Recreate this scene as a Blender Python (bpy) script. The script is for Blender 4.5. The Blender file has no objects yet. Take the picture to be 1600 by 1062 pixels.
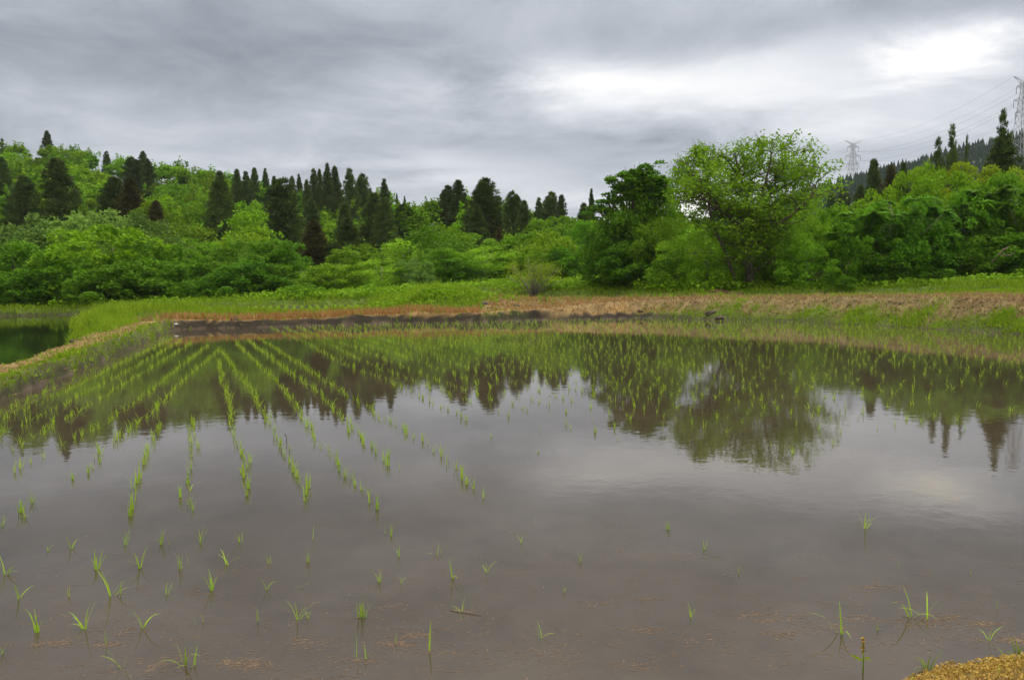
import bpy, math
import numpy as np
from mathutils import Matrix, Vector
R = math.radians
sc = bpy.context.scene
COL = sc.collection

# ------------------------------------------------------------------ camera
HC, FPX, PITCH, ROLL = 1.4, 1220.0, math.atan(89/1220), 0.018
cam_d = bpy.data.cameras.new('camera'); cam = bpy.data.objects.new('camera', cam_d); COL.objects.link(cam)
cam_d.sensor_width = 36; cam_d.lens = 36*FPX/1600; cam_d.clip_start = .05; cam_d.clip_end = 6000
cam.matrix_world = Matrix.Translation((0, 0, HC)) @ Matrix.Rotation(math.pi/2-PITCH, 4, 'X') @ Matrix.Rotation(-ROLL, 4, 'Z')
sc.camera = cam
sc.view_settings.view_transform = 'Standard'; sc.view_settings.look = 'None'
sc.view_settings.exposure = 0.4; sc.view_settings.gamma = 1
sc.cycles.max_bounces = 8; sc.cycles.diffuse_bounces = 3; sc.cycles.glossy_bounces = 3; sc.cycles.transmission_bounces = 3

# ------------------------------------------------------------------ node helper
class NT:
    def __init__(s, tree): s.t = tree; s.n = tree.nodes; s.l = tree.links
    def node(s, typ, **kw):
        n = s.n.new(typ)
        for k, v in kw.items(): setattr(n, k, v)
        return n
    def put(s, sock, v):
        if hasattr(v, 'is_output'): s.l.new(v, sock)
        else: sock.default_value = v
    def m(s, op, a, b=None, c=None, clamp=False):
        n = s.node('ShaderNodeMath', operation=op); n.use_clamp = clamp
        s.put(n.inputs[0], a)
        if b is not None: s.put(n.inputs[1], b)
        if c is not None: s.put(n.inputs[2], c)
        return n.outputs[0]
    def noise(s, vec, scale, detail=4, rough=.5, dist=0, out=0):
        n = s.node('ShaderNodeTexNoise'); n.inputs['Scale'].default_value = scale
        n.inputs['Detail'].default_value = detail; n.inputs['Roughness'].default_value = rough; n.inputs['Distortion'].default_value = dist
        if vec is not None: s.l.new(vec, n.inputs['Vector'])
        return n.outputs[out]
    def ramp(s, fac, stops):
        n = s.node('ShaderNodeValToRGB'); s.put(n.inputs[0], fac)
        e = n.color_ramp.elements
        while len(e) < len(stops): e.new(.5)
        for i, (p, c) in enumerate(stops): e[i].position = p; e[i].color = (*c, 1)
        return n.outputs[0]
    def mix(s, f, a, b, typ='MIX'):
        n = s.node('ShaderNodeMix', data_type='RGBA', blend_type=typ)
        s.put(n.inputs[0], f)
        s.put(n.inputs[6], (*a, 1) if isinstance(a, tuple) and len(a) == 3 else a)
        s.put(n.inputs[7], (*b, 1) if isinstance(b, tuple) and len(b) == 3 else b)
        return n.outputs[2]
    def comb(s, x, y, z):
        n = s.node('ShaderNodeCombineXYZ'); s.put(n.inputs[0], x); s.put(n.inputs[1], y); s.put(n.inputs[2], z); return n.outputs[0]

# ------------------------------------------------------------------ world: overcast cloud deck over a Nishita sky
SUN_EL, SUN_AZ = R(48), R(62)      # azimuth from +Y towards +X
w = bpy.data.worlds.new('World'); sc.world = w; w.use_nodes = True
T = NT(w.node_tree); T.n.clear()
sky = T.node('ShaderNodeTexSky', sky_type='NISHITA'); sky.sun_disc = False; sky.sun_elevation = SUN_EL; sky.sun_rotation = SUN_AZ
bg1 = T.node('ShaderNodeBackground'); T.l.new(sky.outputs[0], bg1.inputs[0]); bg1.inputs[1].default_value = .08
tc = T.node('ShaderNodeTexCoord'); sx = T.node('ShaderNodeSeparateXYZ'); T.l.new(tc.outputs['Generated'], sx.inputs[0])
dx, dy, dz = sx.outputs
dzc = T.m('MAXIMUM', dz, 0.0)
den = T.m('ADD', dzc, .16)
q = T.comb(T.m('DIVIDE', dx, den), T.m('DIVIDE', dy, den), 0.0)
n1 = T.noise(q, .75, 8, .55, .25)
n2 = T.noise(q, 2.2, 8, .60, .5)
qs = T.comb(T.m('MULTIPLY', T.m('DIVIDE', dx, den), .7), T.m('MULTIPLY', T.m('DIVIDE', dy, den), 1.15), 7.3)
n3 = T.noise(qs, 1.3, 7, .6, .4)
az = T.m('ARCTAN2', dx, dy); el = T.m('ARCSINE', dzc)
az = T.m('ADD', az, T.m('MULTIPLY', T.m('SUBTRACT', n2, .5), .34))
el = T.m('ADD', el, T.m('MULTIPLY', T.m('SUBTRACT', n3, .5), .10))
def blob(u, v, su, sv, amp):       # a bright or dark part of the cloud deck, by direction
    a0 = math.atan((u-800)/1220); e0 = math.atan((442-v)/1220)
    a = T.m('POWER', T.m('ABSOLUTE', T.m('DIVIDE', T.m('SUBTRACT', az, a0), su/1220)), 2.0)
    b = T.m('POWER', T.m('ABSOLUTE', T.m('DIVIDE', T.m('SUBTRACT', el, e0), sv/1220)), 2.0)
    return T.m('MULTIPLY', T.m('EXPONENT', T.m('MULTIPLY', T.m('ADD', a, b), -1.0)), amp)
L = T.m('ADD', .415, T.m('MULTIPLY', T.m('SUBTRACT', n1, .5), .34))
L = T.m('ADD', L, T.m('MULTIPLY', T.m('SUBTRACT', n3, .5), .36))
L = T.m('ADD', L, T.m('MULTIPLY', T.m('SUBTRACT', n2, .5), .40))
for b in [(1380, 190, 360, 55, .24), (1500, 155, 80, 32, .55), (1000, 155, 260, 42, .34), (900, 125, 120, 26, .22), (1200, 120, 160, 26, .12),
          (350, 120, 420, 46, -.07), (640, 85, 260, 36, -.07), (200, 200, 300, 40, .03), (640, 265, 220, 20, .20), (1000, 262, 260, 26, -.05),
          (860, 330, 900, 45, .12), (1300, 240, 200, 26, .14), (1150, 60, 330, 24, -.05), (1100, 330, 100, 40, .35), (1150, 40, 500, 40, .04)]:
    L = T.m('ADD', L, blob(*b))
zen = T.node('ShaderNodeMapRange', interpolation_type='SMOOTHSTEP'); T.l.new(dz, zen.inputs[0])
zen.inputs[1].default_value = .32; zen.inputs[2].default_value = .95; zen.inputs[3].default_value = 0; zen.inputs[4].default_value = 2.2
L = T.m('MAXIMUM', T.m('ADD', T.m('MULTIPLY', L, .93), zen.outputs[0]), .15)
tint = T.ramp(L, [(.2, (.875, .97, 1.13)), (.7, (.99, 1.0, 1.03)), (1.0, (1.05, 1.0, .90))])
lum = T.comb(L, L, L)
vm = T.node('ShaderNodeVectorMath', operation='MULTIPLY'); T.l.new(lum, vm.inputs[0]); T.l.new(tint, vm.inputs[1])
bg2 = T.node('ShaderNodeBackground'); T.l.new(vm.outputs[0], bg2.inputs[0]); bg2.inputs[1].default_value = 1.0
ms = T.node('ShaderNodeMixShader'); ms.inputs[0].default_value = .95
T.l.new(bg1.outputs[0], ms.inputs[1]); T.l.new(bg2.outputs[0], ms.inputs[2])
wo = T.node('ShaderNodeOutputWorld'); T.l.new(ms.outputs[0], wo.inputs[0])

sun_d = bpy.data.lights.new('sun', 'SUN'); sun_d.energy = 1.5; sun_d.angle = R(14); sun_d.color = (1, .96, .88)
sun = bpy.data.objects.new('sun', sun_d); COL.objects.link(sun)
sd_ = Vector((math.sin(SUN_AZ)*math.cos(SUN_EL), math.cos(SUN_AZ)*math.cos(SUN_EL), math.sin(SUN_EL)))
sun.rotation_euler = sd_.to_track_quat('Z', 'Y').to_euler()

# ------------------------------------------------------------------ survey helpers: sight lines to real positions
def ray(u, v):
    x = u-800; y = -(v-531); c, s = math.cos(ROLL), math.sin(ROLL)
    X = x*c+y*s; Y = -x*s+y*c
    return X, FPX*math.cos(PITCH)+Y*math.sin(PITCH), Y*math.cos(PITCH)-FPX*math.sin(PITCH)
def pz(u, v, z=0.0):
    d = ray(u, v); t = (z-HC)/d[2]; return d[0]*t, d[1]*t
def pd(u, v, dist):
    d = ray(u, v); t = dist/d[1]; return d[0]*t, d[1]*t, HC+d[2]*t
rg = np.random.default_rng(7)

# value noise
_tab = np.random.default_rng(3).random((256, 256))
def vnoise(x, y, f=1.0, off=0):
    x = np.asarray(x)*f+off*17.3; y = np.asarray(y)*f+off*5.7
    xi = np.floor(x).astype(int); yi = np.floor(y).astype(int); fx = x-xi; fy = y-yi
    fx = fx*fx*(3-2*fx); fy = fy*fy*(3-2*fy)
    g = lambda a, b: _tab[a % 256, b % 256]
    return (g(xi, yi)*(1-fx)*(1-fy)+g(xi+1, yi)*fx*(1-fy)+g(xi, yi+1)*(1-fx)*fy+g(xi+1, yi+1)*fx*fy)-.5
def fnoise(x, y, f, o=3):
    return sum(vnoise(x, y, f*2**k, k+1)/2**k for k in range(o))
def smooth(a, b, x):
    t = np.clip((x-a)/(b-a), 0, 1); return t*t*(3-2*t)

# ------------------------------------------------------------------ the paddies (outlines in metres)
MAIN = [(-6.2, 8.2), (-6.63, 10.02), (-7.05, 11.53), (-7.4, 12.9), (-8.47, 16.6), (-9.7, 20.6), (-11.0, 24.6), (-11.5, 26.6), (-10.9, 27.4), (-9.66, 27.3), (-7.32, 27.93),
        (-4.71, 28.8), (-1.16, 28.47), (0.6, 29.0), (2.4, 29.1), (5.0, 29.4), (6.1, 27.6), (7.14, 26.34), (9.15, 24.75), (10.1, 22.89), (11.05, 20.37), (11.64, 18.63), (12.6, 16), (14, 11), (15, 6.6),
        (9, 5.0), (5.0, 3.75), (2.0, 2.80), (1.62, 2.75), (1.38, 2.68), (1.17, 2.56), (.92, 2.36), (0, 2.15), (-2, 1.9), (-5.6, 1.4), (-6.0, 4)]
POND = [(-7.55, 9), (-7.85, 10.8), (-8.5, 13.2), (-9.4, 15.9), (-9.9, 17.2), (-11.0, 19.45), (-12.2, 22.8), (-14.9, 26.3), (-17.2, 31), (-19.6, 36.2), (-20.9, 41.8), (-25.3, 42.9), (-31, 42), (-40, 40), (-44, 20), (-30, 2), (-12, 0), (-7.6, 3)]
PAD2 = [(-14.65, 35.8), (-9.93, 33.6), (-6.6, 32.3), (-4.9, 32.6), (-6.8, 38), (-8.6, 45.3), (-13.3, 45.2), (-17.8, 45.4)]
PAD3 = [(-1.1, 37.5), (3, 36.3), (8.2, 35.5), (9.2, 40.5), (8.65, 43.8), (4.1, 49.4), (-2.08, 55)]
PAD4 = [(10.5, 34), (17, 33.4), (22, 34.5), (20.5, 39.5), (15, 41.2), (10.6, 41.3)]
LEVEL = dict(main=0.0, pond=.10, pad2=.20, pad3=.35, pad4=.38)
POLY = dict(main=MAIN, pond=POND, pad2=PAD2, pad3=PAD3, pad4=PAD4)
def sdist(x, y, poly):
    x = np.asarray(x, float); y = np.asarray(y, float); best = np.full(x.shape, 1e9); ins = np.zeros(x.shape, bool)
    n = len(poly)
    for i in range(n):
        x0, y0 = poly[i]; x1, y1 = poly[(i+1) % n]; ex, ey = x1-x0, y1-y0
        t = np.clip(((x-x0)*ex+(y-y0)*ey)/(ex*ex+ey*ey), 0, 1)
        best = np.minimum(best, (x-x0-t*ex)**2+(y-y0-t*ey)**2)
        c = ((y0 > y) != (y1 > y)); xx = x0+(y-y0)/(ey if ey else 1e-9)*ex; ins ^= c & (x < xx)
    d = np.sqrt(best); return np.where(ins, -d, d)
CP = np.array([(-6.9, 8, .25), (-7.1, 10.3, .25), (-7.75, 13, .26), (-8.7, 15.6, .28), (-9.6, 18.5, .29), (-10.3, 20.9, .30), (-6.5, 4, .3), (-11.9, 25, .30), (-12.3, 28, .33), (-13.5, 24.5, .38), (-12.3, 21.2, .42), (-14.5, 30, .40), (-11, 28.6, .26),
    (-18.5, 37, .45), (-20, 44, .55), (-16.4, 34, .45), (-9.6, 29, .24), (-7.3, 29, .26), (-4.7, 29.8, .28), (-2, 29.6, .30), (-11, 31.6, .34), (-7, 31.4, .36), (-4, 30.8, .42), (-5.6, 35, .80), (-3.8, 33.8, 1.02), (-2.6, 33, .90), (-1.3, 31.3, .52), (0.6, 31, .42),
    (2.4, 31.5, .50), (4.6, 31.2, .58), (5.5, 30, .66), (7.5, 29.5, .68), (9.2, 28.5, .70), (13.8, 27, .68), (18.4, 28, .66), (12, 31, .62), (16, 31, .62), (13, 22.5, .76), (13.8, 19, .76), (15, 15, .74), (17, 10, .7), (18, 5, .6), (24, 20, .8), (21, 31.5, .7), (25, 34, .9), (24, 39, .90),
    (0, 0, .12), (1.6, 2.3, .14), (3, 1, .18), (6, 2, .22), (11, 4, .3), (-4, 0, .2), (0, -8, .3), (20, -10, .4), (-20, -10, .4),
    (-12, 47.5, .62), (-24, 45.5, .45), (-35, 44, .4), (-6, 44, .62), (-3.4, 42, .66), (-5, 49, .85), (0, 58, .95), (8, 50, .90), (10.3, 44, .68), (9.6, 38, .5), (15, 43.5, .72), (22, 43, .80), (32, 42, 1.1), (0, 66, 1.5), (-20, 60, 1.3), (-40, 55, 1.2), (30, 58, 2.0)])
SKYL = np.array([(-900, 205, 150), (-300, 215, 150), (-50, 240, 150), (20, 238, 150), (80, 224, 150), (130, 238, 148), (200, 256, 145), (300, 276, 140), (400, 296, 136), (500, 306, 134), (600, 316, 130), (700, 330, 125), (800, 338, 122), (900, 354, 118), (1000, 372, 112), (1100, 386, 110), (1200, 384, 105), (1350, 350, 100), (1450, 315, 95), (1600, 285, 95), (2300, 270, 95)], float)
def G(x, y):
    x = np.asarray(x, float); y = np.asarray(y, float); nu = np.zeros(x.shape); de = np.zeros(x.shape)
    for px, py, pzz in CP:
        w_ = 1/((x-px)**2+(y-py)**2+.12)**1.8; nu += w_*pzz; de += w_
    return nu/de
def hill(x, y):
    yy = np.maximum(y, 1.0); u = 800+1220*np.clip(x/yy, -4, 4)
    vs = np.interp(u, SKYL[:, 0], SKYL[:, 1]); dc = np.interp(u, SKYL[:, 0], SKYL[:, 2])
    hor = 442-.018*(u-800); E = (hor-vs)/1220*dc+1.4-4.6
    E = np.maximum(E, 1.5)
    d0 = 56.0; t = (yy-d0)/(dc-d0)
    up = np.clip(t, 0, 1); prof = up**1.15*(1-.12*np.sin(up*math.pi))
    back = np.clip((t-1)/3.0, 0, 1); prof = prof*(1-smooth(0, 1, back))
    h = E*prof + smooth(0, .6, up)*(1-back)*fnoise(x, y, 1/22., 3)*2.2
    return np.where(y > d0, h, 0)
def terrain(x, y, rough=True):
    x = np.asarray(x, float); y = np.asarray(y, float)
    g = G(x, y)
    near = (np.hypot(x, y) < 75)
    if rough:
        g = g+np.where(near, fnoise(x, y, 1.3, 3)*.07+fnoise(x, y, .35, 2)*.05, 0)*np.where((x < -5) & (y < 24), .45, 1)
    for k, p in POLY.items():
        lv = LEVEL[k]; s = sdist(x, y, p)
        if rough: s = s+np.where(near, fnoise(x, y, 2.2, 3)*.12+np.where(y > 26, fnoise(x, y, 4.5, 2)*.10, 0), 0)
        if k == 'main': m = np.where(x > 6, .62, np.where(x > 1.5, .7, np.where(y < 25, 1.9, 1.3))); m = np.where((y < 6) & (x < 12), .5, m)
        elif k == 'pond': m = .9
        else: m = .6
        o = np.where(s > 0, lv-.03+s*m, lv-.03-np.minimum(.16, -s*.35))
        g = np.minimum(g, o)
    return g+hill(x, y)

# ------------------------------------------------------------------ mesh helpers
def mk(name, verts, faces_n, loops, mat=None, parent=None, smooth_=False, link=True):
    """verts (N,3); loops flat vertex indices; faces_n = corners per face (int) or array."""
    me = bpy.data.meshes.new(name); verts = np.asarray(verts, np.float32); loops = np.asarray(loops, np.int32)
    nf = len(loops)//faces_n if np.isscalar(faces_n) else len(faces_n)
    me.vertices.add(len(verts)); me.vertices.foreach_set('co', verts.ravel())
    me.loops.add(len(loops)); me.loops.foreach_set('vertex_index', loops)
    me.polygons.add(nf)
    if np.isscalar(faces_n): st = np.arange(nf, dtype=np.int32)*faces_n
    else: st = np.concatenate([[0], np.cumsum(faces_n)[:-1]]).astype(np.int32)
    me.polygons.foreach_set('loop_start', st)
    if smooth_: me.polygons.foreach_set('use_smooth', np.ones(nf, bool))
    me.update(calc_edges=True); me.validate()
    if mat: me.materials.append(mat)
    if not link: return me
    o = bpy.data.objects.new(name, me); COL.objects.link(o)
    if parent: o.parent = parent
    return o
def quads(name, q4, mat, parent=None, link=True):
    q4 = np.asarray(q4).reshape(-1, 3); return mk(name, q4, 4, np.arange(len(q4)), mat, parent, link=link)
class MB:
    def __init__(s): s.v = []; s.f = []
    def tube(s, pts, rad, n=6, cap=True):
        pts = [Vector(p) for p in pts]
        if not hasattr(rad, '__len__'): rad = [rad]*len(pts)
        b = len(s.v); up = Vector((.13, .21, 1)).normalized()
        for i, p in enumerate(pts):
            d = (pts[min(i+1, len(pts)-1)]-pts[max(i-1, 0)])
            d = d.normalized() if d.length > 1e-9 else Vector((0, 0, 1))
            a = d.cross(up if abs(d.dot(up)) < .95 else Vector((1, 0, 0))).normalized(); c = d.cross(a)
            for k in range(n):
                t = 2*math.pi*k/n; s.v.append(tuple(p+(a*math.cos(t)+c*math.sin(t))*rad[i]))
        for i in range(len(pts)-1):
            for k in range(n):
                s.f.append((b+i*n+k, b+i*n+(k+1) % n, b+(i+1)*n+(k+1) % n, b+(i+1)*n+k))
        if cap:
            s.f.append(tuple(b+k for k in range(n))[::-1]); s.f.append(tuple(b+(len(pts)-1)*n+k for k in range(n)))
    def strip(s, L, Rr):
        b = len(s.v)
        for a, c in zip(L, Rr): s.v.append(tuple(a)); s.v.append(tuple(c))
        for i in range(len(L)-1): s.f.append((b+2*i, b+2*i+1, b+2*i+3, b+2*i+2))
    def build(s, name, mat, parent=None, smooth_=False, link=True):
        return mk(name, np.array(s.v), [len(f) for f in s.f], [i for f in s.f for i in f], mat, parent, smooth_, link)
def tag(o, label=None, cat=None, group=None, kind=None):
    if label: o['label'] = label
    if cat: o['category'] = cat
    if group: o['group'] = group
    if kind: o['kind'] = kind
    return o
def empty(name, loc=(0, 0, 0), rz=0):
    o = bpy.data.objects.new(name, None); COL.objects.link(o); o.location = loc; o.rotation_euler = (0, 0, rz)
    o.empty_display_size = .2; return o

# ------------------------------------------------------------------ materials
def newmat(name):
    m = bpy.data.materials.new(name); m.use_nodes = True; t = NT(m.node_tree); t.n.clear()
    out = t.node('ShaderNodeOutputMaterial'); return m, t, out
def principled(t, col, rough=.8, spec=.3):
    p = t.node('ShaderNodeBsdfPrincipled'); t.put(p.inputs['Base Color'], (*col, 1) if isinstance(col, tuple) else col)
    p.inputs['Roughness'].default_value = rough; p.inputs['Specular IOR Level'].default_value = spec; return p
def leafmat(name, c_lo, c_hi, trans=.35, objvar=.25, rough=.55, nscale=.35, tone=False):
    m, t, out = newmat(name)
    geo = t.node('ShaderNodeNewGeometry'); oi = t.node('ShaderNodeObjectInfo')
    nz = t.noise(geo.outputs['Position'], nscale, 3, .6)
    f = t.m('ADD', t.m('MULTIPLY', geo.outputs['Random Per Island'], .40), t.m('MULTIPLY', t.m('SUBTRACT', nz, .28), 1.0), clamp=True)
    c = t.mix(f, c_lo, c_hi)
    hs = t.node('ShaderNodeHueSaturation'); t.l.new(c, hs.inputs['Color'])
    t.put(hs.inputs['Value'], t.m('ADD', 1-objvar, t.m('MULTIPLY', oi.outputs['Random'], 2*objvar)))
    if tone:
        ta = t.node('ShaderNodeAttribute'); ta.attribute_name = 'tone'; c = t.mix(1.0, c, ta.outputs['Color'], 'MULTIPLY'); t.l.new(c, hs.inputs['Color'])
    t.put(hs.inputs['Hue'], t.m('ADD', .487, t.m('MULTIPLY', t.m('FRACT', t.m('MULTIPLY', oi.outputs['Random'], 7.31)), .016)))
    p = principled(t, hs.outputs[0], .7, .08)
    tr = t.node('ShaderNodeBsdfTranslucent'); t.l.new(hs.outputs[0], tr.inputs[0])
    mx = t.node('ShaderNodeMixShader'); mx.inputs[0].default_value = trans
    t.l.new(p.outputs[0], mx.inputs[1]); t.l.new(tr.outputs[0], mx.inputs[2]); t.l.new(mx.outputs[0], out.inputs[0]); return m
M = {}
M['bright'] = leafmat('spring leaf', (.080, .175, .003), (.220, .405, .008))
M['light'] = leafmat('light spring leaf', (.085, .205, .005), (.220, .430, .015))
M['lush'] = leafmat('lush leaf', (.050, .150, .005), (.150, .340, .012))
M['mid'] = leafmat('green leaf', (.050, .145, .004), (.145, .315, .009))
M['dark'] = leafmat('deep green leaf', (.040, .120, .004), (.125, .280, .009))
M['pale'] = leafmat('pale leaf', (.080, .160, .022), (.185, .300, .050))
M['yellow'] = leafmat('yellowish leaf', (.095, .160, .004), (.240, .350, .010))
M['forest'] = leafmat('hillside leaf', (.050, .140, .003), (.160, .325, .007), nscale=.22, tone=True)
M['cedar'] = leafmat('cedar needle', (.020, .045, .009), (.125, .190, .034), trans=.15, objvar=.22, rough=.7, nscale=1.1)
M['cedar_brown'] = leafmat('brown cedar needle', (.042, .042, .009), (.105, .098, .02), trans=.15, objvar=.2, rough=.7, nscale=1.1)
M['far_cedar'] = leafmat('far cedar', (.010, .030, .018), (.024, .055, .030), trans=.0, objvar=.1, rough=.8, nscale=.02)
M['weed'] = leafmat('weed leaf', (.085, .175, .004), (.215, .370, .010), nscale=.5)
M['grass'] = leafmat('grass blade', (.090, .160, .006), (.240, .350, .018), nscale=.55)
M['dry'] = leafmat('dry straw', (.16, .115, .045), (.47, .355, .165), trans=.2, nscale=1.2)
M['dry_orange'] = leafmat('orange straw', (.26, .15, .045), (.50, .32, .11), trans=.2, nscale=.9)
M['rice'] = leafmat('rice blade', (.14, .26, .010), (.32, .48, .035), trans=.35, objvar=.15)
M['moss'] = leafmat('yellow ground leaf', (.13, .075, .018), (.56, .37, .085), trans=.2, nscale=14)
M['float'] = leafmat('floating straw', (.13, .093, .062), (.25, .182, .122), trans=0, objvar=0, nscale=3)
def simple(name, c1, c2, sc_=4, rough=.85, bump=.3, bs=18):
    m, t, out = newmat(name); geo = t.node('ShaderNodeTexCoord')
    n = t.noise(geo.outputs['Object'], sc_, 5, .6); c = t.ramp(n, [(.3, c1), (.7, c2)])
    p = principled(t, c, rough, .25); bp = t.node('ShaderNodeBump'); bp.inputs['Strength'].default_value = bump; bp.inputs['Distance'].default_value = .02
    t.l.new(t.noise(geo.outputs['Object'], bs, 4, .6), bp.inputs['Height']); t.l.new(bp.outputs[0], p.inputs['Normal'])
    t.l.new(p.outputs[0], out.inputs[0]); return m
M['bark'] = simple('bark', (.045, .035, .025), (.12, .095, .07), 5)
M['bark_pale'] = simple('grey bark', (.12, .10, .08), (.27, .23, .19), 5)
M['steel'] = simple('galvanised steel', (.28, .29, .31), (.36, .37, .39), .5, .6, 0)
M['wire'] = simple('aluminium wire', (.20, .21, .23), (.26, .27, .29), .5, .5, 0)
M['stone'] = simple('pale stone', (.26, .26, .26), (.50, .50, .50), 6)
M['mudclod'] = simple('dark mud', (.022, .016, .011), (.07, .05, .036), 9, .8, .8)
M['earth'] = simple('red brown earth', (.045, .026, .014), (.105, .06, .03), 6, .9, .8)
M['wood'] = simple('dead wood', (.09, .065, .042), (.20, .15, .10), 6)
# ground, colours by soil / turf zone plus noise
m, t, out = newmat('ground'); at = t.node('ShaderNodeAttribute'); at.attribute_name = 'soil'
geo = t.node('ShaderNodeNewGeometry')
nz = t.noise(geo.outputs['Position'], 2.5, 8, .65); nz2 = t.noise(geo.outputs['Position'], 22, 5, .65)
v = t.ramp(t.m('ADD', t.m('MULTIPLY', nz, .6), t.m('MULTIPLY', nz2, .4)), [(.32, (.45, .45, .45)), (.66, (1.45, 1.4, 1.3))])
p = principled(t, t.mix(1.0, at.outputs['Color'], v, 'MULTIPLY'), .9, .2)
bp = t.node('ShaderNodeBump'); bp.inputs['Strength'].default_value = .7; bp.inputs['Distance'].default_value = .05; t.l.new(nz2, bp.inputs['Height']); t.l.new(bp.outputs[0], p.inputs['Normal'])
t.l.new(p.outputs[0], out.inputs[0]); M['ground'] = m
# turbid paddy water
def watermat(name, base, base2, rip=.32):
    m, t, out = newmat(name); geo = t.node('ShaderNodeNewGeometry'); pos = geo.outputs['Position']
    big = t.m('ADD', t.m('MULTIPLY', t.noise(pos, .35, 4, .6), .5), t.m('MULTIPLY', t.noise(pos, 2.6, 7, .68, 1.2), .5)); col = t.ramp(big, [(.38, base), (.62, base2)])
    df = t.node('ShaderNodeBsdfDiffuse'); t.l.new(col, df.inputs[0]); gl = t.node('ShaderNodeBsdfGlossy'); gl.inputs[0].default_value = (1, 1, 1, 1)
    fr = t.node('ShaderNodeFresnel'); fr.inputs[0].default_value = 1.42; mxs = t.node('ShaderNodeMixShader')
    t.l.new(fr.outputs[0], mxs.inputs[0]); t.l.new(df.outputs[0], mxs.inputs[1]); t.l.new(gl.outputs[0], mxs.inputs[2])
    sp = t.node('ShaderNodeSeparateXYZ'); t.l.new(pos, sp.inputs[0])
    # wind-roughened patches, stronger towards the right hand side
    wr = t.ramp(t.m('ADD', t.m('MULTIPLY', sp.outputs[0], .028), t.noise(pos, .45, 3, .6)), [(.50, (.012,)*3), (.85, (.045,)*3)])
    t.l.new(wr, gl.inputs['Roughness'])
    st = t.comb(t.m('MULTIPLY', sp.outputs[0], 1.0), t.m('MULTIPLY', sp.outputs[1], 1.0), 0.0)
    h = t.m('ADD', t.noise(st, 6, 3, .5), t.m('MULTIPLY', t.noise(st, 20, 2, .5), .25))
    bp = t.node('ShaderNodeBump'); bp.inputs['Strength'].default_value = rip; bp.inputs['Distance'].default_value = .002
    t.l.new(h, bp.inputs['Height'])
    for q_ in (df, gl, fr): t.l.new(bp.outputs[0], q_.inputs['Normal'])
    t.l.new(mxs.outputs[0], out.inputs[0]); return m
M['water'] = watermat('turbid water', (.033, .0250, .0160), (.051, .0390, .0255))
M['pondwater'] = watermat('dark pond water', (.010, .013, .006), (.016, .020, .009), .4)

# ------------------------------------------------------------------ zones on the banks
def zones(x, y):
    """weights mud, dry, orange, green, wood (forest floor)"""
    x = np.asarray(x, float); y = np.asarray(y, float)
    s = sdist(x, y, MAIN); sp = sdist(x, y, POND); s2 = sdist(x, y, PAD2); s3 = sdist(x, y, PAD3); s4 = sdist(x, y, PAD4)
    n = fnoise(x, y, .9, 3); n2 = fnoise(x+31, y-9, .45, 3)
    z = np.zeros(x.shape+(5,)); right = x > -1.25+.5*fnoise(x, y, 1.1, 2); farmid = ~right & (y > 26.5); left = (x < -5) & (y <= 27)
    # left bank: muddy green face, straw path on top, green margins
    f = left & (sp > 0)
    top = smooth(.24, .34, s+n*.12)*(1-smooth(.95, 1.25, s+n*.15))
    z[..., 0] = np.where(f, (1-smooth(.22, .34, s))*(.5+n*1.6)+3*(s < .06), z[..., 0])
    z[..., 2] = np.where(f, top*1.0*(y < 27), z[..., 2]); z[..., 1] = np.where(f, top*.8+.15*(s < .3), z[..., 1])
    z[..., 3] = np.where(f, .22+.35*(s < .35)+1.0*smooth(1.0, 1.35, s)+.28*(1-top)*(.6+n*1.5)+.35*top*(n2 > .12), z[..., 3])
    # far middle bank: dark mud wall, then orange straw, then green
    f = farmid
    z[..., 0] = np.where(f, 1.6*(1-smooth(.24, .34, s)), z[..., 0])
    str_ = smooth(.22, .35, s)*(1-smooth(1.5, 2.2, s+n*.6))*np.where(x < -10.2, .25, 1)
    z[..., 2] = np.where(f, str_*1.5, z[..., 2]); z[..., 3] = np.where(f, .06+1.2*smooth(1.4, 2.3, s+n*.6), z[..., 3])
    # right bank: wide matted dry grass, green tufts low on the face, orange rim
    f = right & (s < 9) & (y < 40)
    z[..., 1] = np.where(f, 1.0*smooth(.25, .9, s+n*.9), z[..., 1])
    z[..., 3] = np.where(f, np.clip(.85*(1-smooth(.3, 1.2, s+n*.9)) * smooth(4, 9, x)*.6 + .12*smooth(.0, .4, n2) + smooth(3.5, 5, s)*.2, 0, 2), z[..., 3])
    z[..., 0] = np.where(f, .8*(1-smooth(.05, .35, s+n*.15))+.5*smooth(.28, .45, n)*(s < 1.5), z[..., 0])
    z[..., 2] = np.where(f, .45*smooth(1.6, 2.6, s)*(1-smooth(3.0, 5., s))+.45*(1-smooth(3, 7, x))*(s > .3), z[..., 2])
    # everything else green; mud rims round the small paddies
    other = z.sum(-1) < .02
    z[..., 3] = np.where(other, 1.0, z[..., 3])
    for q, side in ((s2, y > 43), (s3, y > 40), (s4, y > 30), (sp, y > 38)):
        rim = (q > -.3) & (q < .2) & side
        z[..., 0] = np.where(rim, 2.5, z[..., 0])
    # muddy ditch running up behind the lush spit
    ax, ay = -13.0, 27.4; bx, by = -15.2, 33.6; tt = np.clip(((x-ax)*(bx-ax)+(y-ay)*(by-ay))/((bx-ax)**2+(by-ay)**2), 0, 1)
    dch = np.hypot(x-ax-tt*(bx-ax), y-ay-tt*(by-ay))+n*.25; z[..., 0] = np.where(dch < .6, 6.0, z[..., 0])
    fl = smooth(55, 64, y)
    z[..., 4] = fl; z[..., 3] *= 1-fl
    near = (y < 5) & (x > -3) & (x < 12)
    z[near] = (.3, .2, .9, .1, 0)
    z = np.maximum(z, 0)
    return z/np.maximum(z.sum(-1, keepdims=True), 1e-6)
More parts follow.
